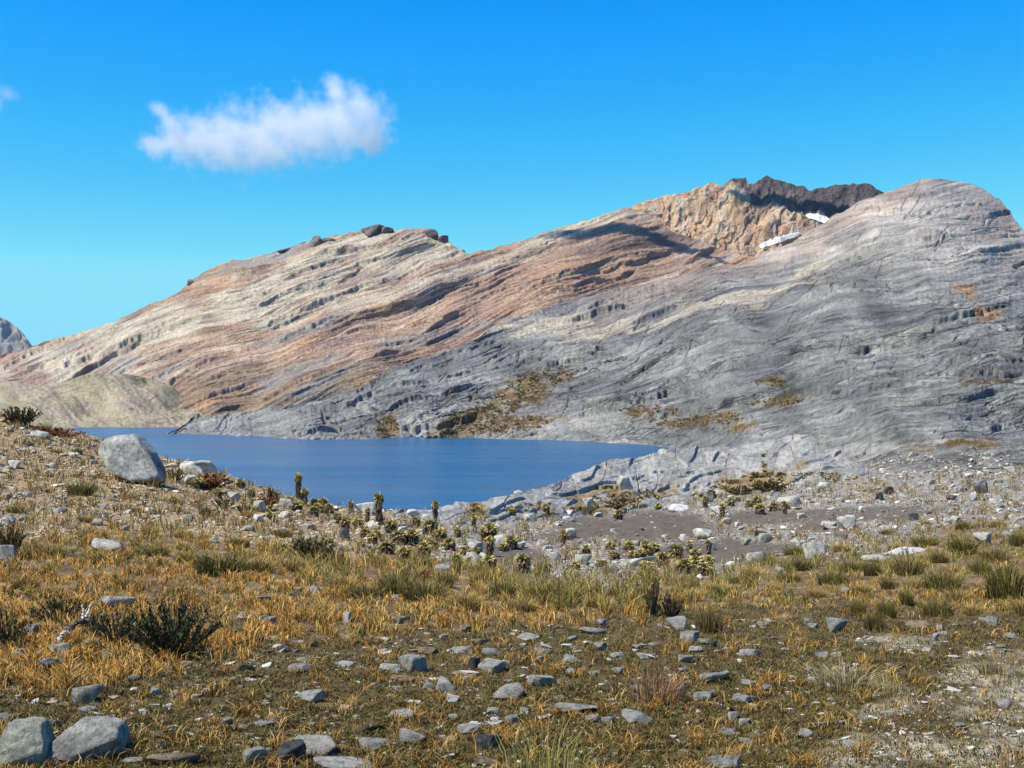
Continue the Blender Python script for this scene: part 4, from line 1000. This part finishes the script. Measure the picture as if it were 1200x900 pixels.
# tussocks with a look of their own
put('grass_tussock', tussock_mesh(420, 1.0, .9, [(.10, .085, .03), (.16, .12, .04), (.07, .045, .02), (.24, .16, .06)], wd=.02, lean=(0, .28)), 831, 740, 36, 42, 'dense dark upright tussock right of the black twiggy shrub', 'tussock')
put('grass_tussock', tussock_mesh(230, 1.0, .95, [(.24, .12, .06), (.15, .075, .04), (.36, .27, .18), (.10, .06, .035), (.30, .17, .10)], wd=.016, lean=(0, .5)), 770, 820, 66, 50, 'reddish brown dead tussock in the middle of the short turf', 'tussock')
put('grass_tussock', tussock_mesh(90, 1.0, .7, [(.15, .085, .04), (.22, .14, .06)], wd=.010, lean=(0, .12)), 768, 815, 52, 92, 'thin tall brown stems standing over the reddish brown tussock', 'tussock')
put('grass_tussock', tussock_mesh(300, 1.0, 1.1, [(.46, .38, .24), (.36, .28, .15), (.22, .16, .08), (.28, .24, .09)], wd=.016, lean=(.05, .9)), 990, 806, 56, 46, 'pale dry tussock with bleached stalks on the right turf', 'tussock')
put('grass_tussock', tussock_mesh(160, 1.0, 1.0, [(.30, .25, .10), (.22, .20, .07), (.40, .32, .16)], wd=.012, lean=(0, .5)), 1038, 812, 36, 34, 'thin olive tussock right of the pale dry tussock', 'tussock')
put('grass_tussock', tussock_mesh(130, 1.0, 1.0, [(.30, .30, .08), (.40, .34, .13), (.22, .22, .06)], wd=.010, lean=(0, .55)), 640, 925, 110, 105, 'tall thin green grass clump at the bottom edge of the picture', 'tussock')
put('grass_tussock', tussock_mesh(26, 1.0, .8, [(.22, .12, .05), (.14, .08, .04)], wd=.012, lean=(-.5, .5)), 1178, 930, 90, 110, 'sparse reddish stalks in the bottom right corner', 'tussock')
put('grass_tussock', tussock_mesh(60, 1.0, 1.0, [(.36, .28, .12), (.28, .20, .08)], wd=.014, lean=(0, .5)), 1175, 795, 44, 48, 'thin straw coloured tussock near the right edge', 'tussock')
put('grass_tussock', tussock_mesh(420, 1.0, 1.0, [(.11, .11, .035), (.17, .16, .05), (.24, .20, .08), (.06, .05, .02)], wd=.03, lean=(.1, .9)), 95, 580, 28, 29, 'spiky dark green tussock alone on the stony left slope', 'tussock')
put('grass_tussock', tussock_mesh(300, 1.0, .8, [(.09, .10, .03), (.15, .14, .05)], wd=.04, lean=(.05, .6)), 92, 532, 10, 13, 'tiny green tussock left of the leaning boulder', 'tussock')
put('grass_tussock', tussock_mesh(300, 1.0, 1.0, [(.05, .04, .025), (.09, .07, .035), (.14, .10, .05)], wd=.014, lean=(.2, 1.0)), 1160, 790, 24, 30, 'small blackish tussock near the right edge', 'tussock')
put('grass_tussock', tussock_mesh(70, 1.0, .5, [(.10, .06, .03), (.15, .10, .05)], wd=.006, lean=(0, .1)), 858, 906, 10, 70, 'single dark stalk standing by the bottom edge', 'tussock')
LMK += [('the reddish brown tussock', 770, 800), ('the pale dry tussock', 990, 790), ('the dense dark upright tussock', 831, 725), ('the lone slope tussock', 95, 570), ('the blackish tussock', 1160, 778), ('the tall green bottom clump', 640, 890), ('the bottom right stalks', 1178, 890)]

def shrub(u, y, w, h, label, nst, leafc, stemc, leafs=26, lw=.035, ll=.09, spread=1.0, upright=.5, rag=.4, group=None, name='shrub', cat='shrub', woody=.012):
    segs = []; LP = []; LD = []
    for i in range(nst):
        a = rng.uniform(0, 6.283); r0 = math.sqrt(rng.random()) * .32 * spread; rt = r0 * 1.5 + rng.uniform(0, .12)
        hh = rng.uniform(1 - rag, 1.0) * (1 - .5 * (r0 / (.32 * spread)) ** 2 * .8)
        p0 = np.array([math.cos(a) * r0 * .45, math.sin(a) * r0 * .45, -.02]); p2 = np.array([math.cos(a) * rt, math.sin(a) * rt, hh])
        p1 = (p0 + p2) / 2 + rng.normal(0, .04, 3)
        segs += [(p0, p1, woody, woody * .8, stemc), (p1, p2, woody * .8, woody * .3, stemc)]
        tt = rng.uniform(.18, 1.03, leafs)
        for q in tt:
            p = p0 + (p1 - p0) * min(q * 2, 1) + (p2 - p1) * max(q * 2 - 1, 0); LP.append(p + rng.normal(0, .012, 3)); LD.append((a, q))
    V, F, c_ = tubes(segs, 3); st_ = mesh_np('stems', V, F, c_, False, mat_wood)
    LP = np.array(LP); n_ = len(LP)
    V, F, c_ = blades(LP, rng.uniform(.5, 1.2, n_) * ll, np.full(n_, lw), rng.uniform(.2, 1.6, n_) * (1 - upright) + .1, rng.uniform(0, 6.283, n_), pick(leafc, n_), 1.15, .85, .4)
    fo = mesh_np('foliage', V, F, c_, False, mat_leaf)
    return put(name, None, u, y, w, h, label, cat, group, [('stems', st_), ('foliage', fo)])
DKG = [(.045, .05, .018), (.075, .075, .028), (.11, .10, .035), (.035, .028, .018)]
BRN = [(.10, .065, .03), (.06, .04, .025), (.15, .10, .04), (.08, .08, .03)]
RED = [(.24, .075, .025), (.16, .05, .02), (.30, .13, .04), (.12, .06, .025)]
STM = (.10, .075, .055)
shrub(200, 766, 92, 66, 'large dark spiky shrub in the golden grass at left', 90, DKG, STM, 30, .022, .09, 1.25, .7)
shrub(203, 745, 44, 82, 'bare brown twigs sticking up from the large dark shrub', 24, BRN, (.12, .08, .06), 12, .018, .05, 1.0, .6)
shrub(137, 752, 56, 44, 'dark shrub between the driftwood and the large spiky shrub', 56, DKG, STM, 26, .026, .1, 1.3, .7)
shrub(72, 728, 60, 34, 'low dark shrub behind the driftwood', 56, DKG, STM, 24, .026, .1, 1.3, .7)
shrub(14, 758, 40, 46, 'dark upright shrub at the left edge', 40, DKG, STM, 26, .03, .1, 1.3, .7)
shrub(362, 655, 42, 30, 'rounded olive shrub on the lower edge of the stony slope', 60, DKG + [(.16, .13, .04)], STM, 26, .05, .1, 1.4, .4, .3)
shrub(386, 660, 22, 22, 'small brown shrub right of the rounded olive shrub', 30, BRN, STM, 24, .06, .1, 1.3, .4, .3)
shrub(765, 722, 24, 52, 'tall black twiggy shrub at the top of the turf', 46, BRN + [(.03, .03, .02)], STM, 30, .035, .06, .9, .6)
shrub(786, 724, 26, 32, 'dense black shrub touching the tall twiggy one', 46, [(.045, .03, .018), (.07, .05, .03), (.03, .025, .02)], STM, 30, .045, .09, 1.2, .5)
shrub(25, 497, 34, 24, 'dark green shrub on the skyline left of the lake', 60, [(.04, .042, .018), (.06, .055, .025), (.09, .065, .03)], STM, 26, .045, .12, 1.3, .5)
shrub(72, 512, 34, 12, 'low rust coloured shrub on the skyline below the flat boulder', 36, RED, STM, 22, .07, .16, 1.6, .3)
shrub(50, 506, 20, 10, 'small rust shrub left of the low rust skyline shrub', 22, RED, STM, 20, .08, .16, 1.5, .3)
shrub(12, 652, 34, 44, 'reddish brown shrub at the left edge of the slope', 44, BRN + RED[:1], STM, 26, .05, .1, 1.3, .4)
shrub(243, 573, 34, 18, 'bright rust red cushion shrub right of the leaning boulder', 46, RED, STM, 24, .08, .16, 1.6, .3, .3)
shrub(311, 594, 20, 15, 'small rust red bush near the lake edge', 30, RED, STM, 22, .09, .16, 1.5, .3, .3)
shrub(205, 562, 16, 18, 'brown bush wedged behind the leaning boulder', 26, BRN, STM, 22, .07, .12, 1.3, .4)
shrub(262, 596, 20, 16, 'brown dry bush below the rust red cushion', 26, BRN, STM, 22, .07, .12, 1.4, .4)
shrub(288, 603, 18, 16, 'olive brown bush left of the small rust bush', 26, BRN + DKG[:1], STM, 22, .07, .12, 1.4, .4)
shrub(490, 680, 26, 16, 'dark red bush at the top of the golden grass', 34, RED + [(.10, .02, .015)], STM, 22, .07, .12, 1.5, .4)
shrub(690, 602, 14, 10, 'small brown bush at the foot of the rock hump', 20, BRN, STM, 20, .09, .14, 1.4, .3)
shrub(900, 575, 30, 15, 'brown bush below the cleft in the rock hump', 34, BRN + [(.2, .15, .05)], STM, 22, .09, .14, 1.5, .3)
shrub(866, 580, 22, 13, 'olive brown bush left of the cleft bush', 26, BRN + [(.2, .15, .05)], STM, 22, .09, .14, 1.5, .3)
shrub(832, 585, 18, 12, 'small dark bush between stones before the hump', 22, BRN, STM, 22, .09, .14, 1.5, .3)
shrub(720, 596, 22, 11, 'low brown bush under the middle of the hump', 26, BRN + [(.2, .15, .05)], STM, 22, .09, .14, 1.5, .3)
LMK += [('the large spiky shrub', 200, 735), ('the black twiggy shrub', 765, 700), ('the rounded olive shrub', 362, 643), ('the left edge shrub', 12, 635), ('the rust red cushion', 243, 566)]

# frailejones: a trunk in its skirt of dead leaves under a rosette
def star(c, r0, r1, n_, wd, cols, low=-.35, up=1.0):
    """leaves radiating from a centre"""
    z = rng.uniform(low, up, n_); a = rng.uniform(0, 6.283, n_); rr = np.sqrt(1 - z * z)
    d = np.stack([rr * np.cos(a), rr * np.sin(a), z], 1)
    t1 = np.cross(d, rng.normal(size=(n_, 3))); t1 /= np.linalg.norm(t1, axis=1)[:, None]
    L_ = (rng.uniform(.75, 1.1, n_) * r1)[:, None]
    m = c + d * (r0 + (L_ - r0) * .55)
    V = np.stack([c + d * r0 - t1 * wd * .3, c + d * r0 + t1 * wd * .3, m + t1 * wd * .5, m - t1 * wd * .5, c + d * L_ - np.array([0, 0, .03])], 1)
    b_ = np.arange(n_)[:, None] * 5
    F = np.concatenate([b_ + np.array([[0, 1, 2]]), b_ + np.array([[0, 2, 3]]), b_ + np.array([[3, 2, 4]])], 0)
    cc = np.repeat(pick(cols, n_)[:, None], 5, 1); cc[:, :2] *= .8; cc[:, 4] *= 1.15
    return V.reshape(-1, 3), F, cc.reshape(-1, 3)
def frail_meshes(skirt, k):
    short = k % 2 == 1
    top = .64 if short else .80; rad = .36 if short else .27
    n_ = 160
    z = rng.uniform(.1, top, n_); a = rng.uniform(0, 6.283, n_)
    rs = .20 if short else .11
    P = np.stack([np.cos(a) * rs, np.sin(a) * rs, z], 1)
    V1, F1, c1 = blades(P, -rng.uniform(.10, .2, n_), np.full(n_, .09), -rng.uniform(.3, 1.1, n_), a, pick(skirt, n_), .8, 1, .1, facing=a + np.pi / 2)
    V2, F2, c2 = tubes([((0, 0, -.06), (0, 0, top * .5), rs * .9, rs, skirt[0]), ((0, 0, top * .5), (0, 0, top), rs, rs * .8, skirt[1])], 8)
    tr = mesh_np('trunk', *merge([(V1, F1, c1), (V2, F2, c2)]), False, mat_leaf)
    lv = [(.40, .33, .10), (.28, .25, .08), (.52, .45, .22), (.34, .24, .08)]
    A = star(np.array([0, 0, top]), .04, rad, 110, .075, lv, -.3)
    B = star(np.array([0, 0, top - .02]), .04, rad * .95, 34, .08, [skirt[2], (.30, .20, .08)], -.75, -.15)
    ro = mesh_np('rosette', *merge([A, B]), False, mat_leaf)
    return tr, ro
SK = [[(.10, .07, .045), (.06, .045, .03), (.16, .11, .06)], [(.14, .09, .05), (.09, .06, .04), (.22, .15, .08)], [(.055, .045, .035), (.04, .03, .025), (.10, .08, .05)]]
FR = [frail_meshes(SK[k % 3], k) for k in range(6)]
fra = []
FL = """445 614 15 34;350 585 12 28;282 571 12 12;412 600 10 14;509 612 12 24;575 635 18 24;573 652 17 23;503 628 20 20;517 635 17 18;497 651 18 18;527 645 16 16;483 639 18 20;467 638 18 18;453 648 20 14;
458 624 16 18;473 654 18 14;428 630 14 12;405 619 12 15;441 632 12 12;507 645 14 13;600 644 17 18;613 670 20 22;573 666 20 16;660 642 11 20;737 645 14 12;758 654 16 17;758 668 18 12;777 662 20 16;793 654 18 17;687 649 12 12;
430 612 9 16;742 657 14 13;767 649 14 14;545 652 14 13;536 630 10 12;488 616 10 12;555 618 9 13;720 655 14 10;705 665 14 11;640 670 14 12;535 660 16 12;232 572 16 13;255 583 12 12;322 583 11 10;338 590 11 11;370 594 12 12;385 600 12 11;348 600 15 14;295 582 10 10;395 612 12 12;420 618 14 12;830 664 16 14;815 668 22 18;803 672 22 18;825 674 22 16;640 600 10 11;600 604 10 10"""
for i, rec in enumerate(FL.replace('\n', '').split(';')):
    a = [float(q) for q in rec.split()]
    tr, ro = FR[(i % 3) * 2 + (1 if a[3] < 1.35 * a[2] else 0)]
    o = put('frailejon', None, a[0], a[1], a[2] * 1.05, a[3] * 1.15, None, 'frailejon', 'frailejones between the stones near the lake', [('trunk', tr), ('rosette', ro)], unitw=.62)
    o.rotation_euler = (random.uniform(-.06, .06), random.uniform(-.08, .08), random.uniform(0, 6.28))
    fra.append((o, a[0], a[1], a[2], a[3]))
k0 = 0
while len(fra) < 96 and k0 < 3000:
    k0 += 1
    cx_, cy_, sx_, sy_ = random.choice([(500, 640, 60, 18), (500, 640, 60, 18), (770, 656, 40, 8), (640, 655, 60, 10), (330, 598, 50, 10), (880, 600, 60, 8)])
    u_, y_ = random.gauss(cx_, sx_), random.gauss(cy_, sy_)
    z = [float(a[0]) for a in zones(np.array([u_]), np.array([y_]))[:5]]
    if z[0] < .6 or y_ < float(crest(np.array([u_]))[0]) + 6 or any(abs(u_ - q[1]) < 7 and abs(y_ - q[2]) < 4 for q in fra): continue
    w_ = random.uniform(8, 14); h_ = w_ * random.choice([.9, 1.0, 1.2, 1.6]); tr, ro = FR[random.randrange(3) * 2 + (1 if h_ < 1.35 * w_ else 0)]
    o = put('frailejon', None, u_, y_, w_ * 1.05, h_, None, 'frailejon', 'frailejones between the stones near the lake', [('trunk', tr), ('rosette', ro)], unitw=.62)
    fra.append((o, u_, y_, w_, h_))
LMK += [('the tallest frailejon', 445, 600), ('the lone lakeside frailejon', 350, 572), ('the upper bright frailejon', 575, 622)]

# driftwood
def curvy(pts, r0, r1, c_, nseg=8):
    segs = []; P = []
    for i in range(len(pts) - 1):
        for q in np.linspace(0, 1, nseg, endpoint=False): P.append(np.array(pts[i]) * (1 - q) + np.array(pts[i + 1]) * q)
    P.append(np.array(pts[-1])); P = np.array(P)
    for _ in range(3): P[1:-1] = (P[:-2] + P[1:-1] * 2 + P[2:]) / 4
    P[1:-1] += rng.normal(0, .004, P[1:-1].shape)
    R_ = np.linspace(r0, r1, len(P)) * rng.uniform(.85, 1.15, len(P))
    for i in range(len(P) - 1): segs.append((P[i], P[i + 1], R_[i], R_[i + 1], np.array(c_) * rng.uniform(.8, 1.1)))
    return tubes(segs, 7)
X, Dq, Z = [float(a[0]) for a in at(92, 750)]; s_ = Dq / FPX
dw = bpy.data.objects.new('driftwood', None); C.objects.link(dw); dw.location = ((92 - CX) * s_, Dq, Z)
dw['label'] = 'weathered dead branch with a white fork, lying among pale stones at left'; dw['category'] = 'dead branch'
def px3(l): return [(a * s_, b_ * s_, c_ * s_) for a, b_, c_ in l]
link('log', mesh_np('log', *curvy(px3([(-26, 0, 3), (-18, -3, 6), (-10, 0, 14), (0, 3, 22), (12, 3, 23), (20, 4, 19), (21, 5, 2)]), 4.2 * s_, 3.4 * s_, (.11, .09, .075)), True, mat_wood), dw)
link('log', mesh_np('log', *curvy(px3([(-20, -6, 0), (-14, -5, 10), (-6, -4, 8), (2, -6, 1)]), 4.0 * s_, 2.0 * s_, (.45, .42, .37)), True, mat_wood), dw)
link('branch', mesh_np('branch', *curvy(px3([(4, 3, 22), (6, 3, 30), (3, 3, 40)]), 2.6 * s_, .7 * s_, (.62, .58, .52)), True, mat_wood), dw)
link('branch', mesh_np('branch', *curvy(px3([(5, 3, 25), (11, 3, 31), (13, 3, 41)]), 2.3 * s_, .7 * s_, (.62, .58, .52)), True, mat_wood), dw)
link('branch', mesh_np('branch', *curvy(px3([(18, 4, 16), (24, 8, 8), (26, 10, 0)]), 3 * s_, 1.4 * s_, (.10, .08, .07)), True, mat_wood), dw)
LMK += [('the driftwood', 92, 738)]

# ------------------------------------------------------------------ labels that single out each of the many
ORD = ['nearest', 'second', 'third', 'fourth', 'fifth', 'sixth', 'seventh', 'eighth', 'ninth', 'tenth', 'eleventh', 'twelfth']
def name_them(items, desc, noun):
    """items: (obj, u, y); desc(i) a look phrase. The label ranks look-alikes by distance from a landmark on one side of it."""
    buckets = {}
    for i, it in enumerate(items):
        o, u_, y_ = it[:3]
        cand = sorted(LMK, key=lambda l: math.hypot(l[1] - u_, (l[2] - y_) * 1.6) + (1e6 if math.hypot(l[1] - u_, l[2] - y_) < 4 else 0))
        l = cand[0]
        dx, dy = u_ - l[1], (y_ - l[2]) * 1.6
        side = ('right of' if dx > 0 else 'left of') if abs(dx) > abs(dy) else ('in front of' if dy > 0 else 'behind')
        buckets.setdefault((desc(i), side, l[0]), []).append((math.hypot(dx, dy), o))
    for (d_, side, l), lst in buckets.items():
        lst.sort(key=lambda q: q[0])
        for r_, (_, o) in enumerate(lst):
            if len(lst) == 1: o['label'] = f'{d_} {noun}, the only such one {side} {l}'
            else: o['label'] = f'{d_} {noun}, {ORD[min(r_, 11)]} such one {side} {l}'
def sdesc(i):
    _, u_, y_, w_, h_, k = stones[i]
    sz = 'tiny' if w_ < 12 else 'small' if w_ < 19 else 'medium' if w_ < 30 else 'large'
    sh = 'flat' if h_ / w_ < .36 else 'angular' if h_ / w_ < .6 else 'upright'
    return f'{sz} {COLW[k]} {sh}'
name_them([(s_[0], s_[1], s_[2]) for s_ in stones], sdesc, 'stone')
name_them([(q[0], q[1], q[2]) for q in tus], lambda i: ('large ' if tus[i][3] > 27 else 'small ' if tus[i][3] < 18 else 'medium ') + tus[i][5], 'tussock')
fra[0][0]['label'] = 'tallest frailejon, its dark trunk standing against the lake'
fra[1][0]['label'] = 'lone dark frailejon on the slope edge against the lake at left'
fra[5][0]['label'] = 'bright yellow frailejon before the rock hump, the upper of two in line'
rest = [q for i, q in enumerate(fra) if i not in (0, 1, 5)]
name_them([(q[0], q[1], q[2]) for q in rest], lambda i: ('squat broad' if rest[i][4] < rest[i][3] else 'slender' if rest[i][4] > 1.3 * rest[i][3] else 'stout') + (' pale' if rest[i][3] > 15 else ' little'), 'frailejon')

# ------------------------------------------------------------------ clouds
def cloud(name, centre, outline, thick, label, dens, nscale, erode, seed, flat=False):
    """outline: points about the centre in metres (x, z); a closed volume filled with uneven vapour"""
    V, F = ICO[4]
    pts = np.array(outline, float); ang = np.arctan2(pts[:, 1], pts[:, 0]); od = np.argsort(ang); ang = ang[od]; rr = np.hypot(pts[:, 0], pts[:, 1])[od]
    ang = np.concatenate([[ang[-1] - 2 * np.pi], ang, [ang[0] + 2 * np.pi]]); rr = np.concatenate([[rr[-1]], rr, [rr[0]]])
    th = np.arctan2(V[:, 2], V[:, 0]); lat = np.sqrt(np.maximum(1 - V[:, 1] ** 2, 0))
    r_ = np.interp(th, ang, rr)
    P = np.stack([np.cos(th) * r_ * lat, V[:, 1] * thick / 2, np.sin(th) * r_ * lat], 1)
    me_ = mesh_np(name, P, F, None, True)
    # unit-sphere coordinates kept on the mesh so the vapour thins towards its own edge
    o = link(name, me_); o.location = centre
    m_ = bpy.data.materials.new('vapour'); m_.use_nodes = True; t_ = m_.node_tree
    for n_ in list(t_.nodes): t_.nodes.remove(n_)
    L_ = t_.links.new; out_ = t_.nodes.new('ShaderNodeOutputMaterial'); pv = t_.nodes.new('ShaderNodeVolumePrincipled')
    L_(pv.outputs[0], out_.inputs['Volume']); pv.inputs['Color'].default_value = (1, .985, .99, 1); pv.inputs['Anisotropy'].default_value = .2
    tc_ = N(t_, 'ShaderNodeTexCoord'); n1_ = N(t_, 'ShaderNodeTexNoise'); n1_.inputs['Scale'].default_value = nscale; n1_.inputs['Detail'].default_value = 7; n1_.inputs['Roughness'].default_value = .68
    L_(tc_.outputs['Object'], n1_.inputs['Vector'])
    # 1 - r, r = normalised radius measured with blobs along the cloud
    best = None
    for (bx, bz, br) in flat:
        su = N(t_, 'ShaderNodeVectorMath', operation='SUBTRACT'); su.inputs[1].default_value = (bx, 0, bz); L_(tc_.outputs['Object'], su.inputs[0])
        mu_ = N(t_, 'ShaderNodeVectorMath', operation='MULTIPLY'); mu_.inputs[1].default_value = (1 / br, 2 / thick, 1 / br); L_(su.outputs[0], mu_.inputs[0])
        le = N(t_, 'ShaderNodeVectorMath', operation='LENGTH'); L_(mu_.outputs[0], le.inputs[0])
        q = N(t_, 'ShaderNodeMath', operation='SUBTRACT'); q.inputs[0].default_value = 1.0; L_(le.outputs['Value'], q.inputs[1])
        if best is None: best = q.outputs[0]
        else:
            mxx = N(t_, 'ShaderNodeMath', operation='SMOOTH_MAX'); mxx.inputs[2].default_value = .25; L_(best, mxx.inputs[0]); L_(q.outputs[0], mxx.inputs[1]); best = mxx.outputs[0]
    nn_ = N(t_, 'ShaderNodeMath', operation='MULTIPLY_ADD'); nn_.inputs[1].default_value = erode; L_(n1_.outputs[0], nn_.inputs[0]); L_(best, nn_.inputs[2])
    mr_ = N(t_, 'ShaderNodeMapRange'); mr_.inputs[1].default_value = erode * .5 + .14; mr_.inputs[2].default_value = erode * .5 + 1.25; mr_.inputs[3].default_value = 0; mr_.inputs[4].default_value = dens
    L_(nn_.outputs[0], mr_.inputs[0]); L_(mr_.outputs[0], pv.inputs['Density'])
    me_.materials.append(m_)
    m_.cycles.volume_step_rate = 1.0
    o['label'] = label; o['kind'] = 'stuff'
    return o
CD = 3000.0; k_ = CD / FPX
cu, cy = 315, 152
def cp(l): return [((a - cu) * k_, (cy - b_) * k_) for a, b_ in l]
bl = [((a - cu) * k_, (cy - b_) * k_, r_ * k_) for a, b_, r_ in [(208, 166, 27), (238, 167, 37), (270, 165, 44), (305, 160, 46), (340, 156, 44), (372, 150, 44), (405, 142, 46), (428, 138, 38), (393, 106, 17), (190, 132, 10), (180, 172, 17), (204, 152, 16), (432, 166, 22), (325, 178, 24)]]
cloud('cloud', (( cu - CX) * k_, CD, (HZ - cy) * k_), cp([(150, 110), (150, 190), (190, 225), (250, 232), (330, 212), (400, 200), (470, 185), (475, 130), (440, 95), (395, 80), (340, 98), (260, 110), (190, 100)]), 320, 'white wispy fair weather cloud in the blue sky', .018, .021, 3.5, 1, bl)
bw = [((a - 4) * k_, (116 - b_) * k_, r_ * k_) for a, b_, r_ in [(-8, 118, 16), (8, 110, 13), (-24, 124, 16)]]
cloud('cloud', ((4 - CX) * k_, CD, (HZ - 116) * k_), [(-50 * k_, 0), (0, 26 * k_), (30 * k_, 10 * k_), (28 * k_, -10 * k_), (0, -22 * k_), (-45 * k_, -26 * k_)], 120, 'faint wisp of cloud at the left edge of the sky', .008, .021, 3.0, 2, bw)

# two long thin clouds added out of view above the summit, shaped to cast shade; the photograph shows their shadows on the rocks
def over(u_, y_, D_, L_): return (np.array([(u_ - CX) * D_ / FPX, D_, (HZ - y_) * D_ / FPX]) + L_ * np.array(SUN_DIR)).tolist()
def shade_cloud(u_, y_, D_, L_, ax, rot, label):
    V, F = ICO[4]
    a = fbm(V[:, 0] * 2.4 + u_, V[:, 1] * 2 + V[:, 2] * 2, 4, 5)
    me_ = mesh_np('cloud', V * (1 + .28 * a)[:, None] * np.array(ax), F, None, True)
    m_ = bpy.data.materials.new('unseen_cloud_vapour'); m_.use_nodes = True; t_ = m_.node_tree
    for n_ in list(t_.nodes): t_.nodes.remove(n_)
    out_ = t_.nodes.new('ShaderNodeOutputMaterial'); pv = t_.nodes.new('ShaderNodeVolumePrincipled'); t_.links.new(pv.outputs[0], out_.inputs['Volume'])
    pv.inputs['Color'].default_value = (1, 1, 1, 1); pv.inputs['Density'].default_value = .22
    me_.materials.append(m_)
    o = link('cloud', me_); o.location = over(u_, y_, D_, L_); o.rotation_euler = rot; o['label'] = label; o['kind'] = 'stuff'
shade_cloud(950, 224, 1510, 600, (98, 12, 26), (0, R(4), 0), 'thin cloud above the frame, shaped to shade the dark summit crags')
shade_cloud(748, 293, 1330, 640, (92, 24, 7), (0, R(-2), 0), 'thin cloud above the frame, shaped to shade the upper pink ridge')

# ------------------------------------------------------------------ thin mountain air
me_ = bpy.data.meshes.new('haze'); bm_ = bmesh.new(); bmesh.ops.create_cube(bm_, size=1.0); bm_.to_mesh(me_); bm_.free()
hz = link('haze', me_); hz.scale = (9000, 7600, 490); hz.location = (0, 3400, 455 - 245); hz['kind'] = 'stuff'; hz['label'] = 'thin clear mountain air that turns the far peak blue'
m_ = bpy.data.materials.new('air'); m_.use_nodes = True; t_ = m_.node_tree
for n_ in list(t_.nodes): t_.nodes.remove(n_)
out_ = t_.nodes.new('ShaderNodeOutputMaterial'); pv = t_.nodes.new('ShaderNodeVolumePrincipled'); t_.links.new(pv.outputs[0], out_.inputs['Volume'])
pv.inputs['Color'].default_value = (.55, .75, 1, 1); pv.inputs['Density'].default_value = 2e-5; pv.inputs['Anisotropy'].default_value = .1
me_.materials.append(m_)
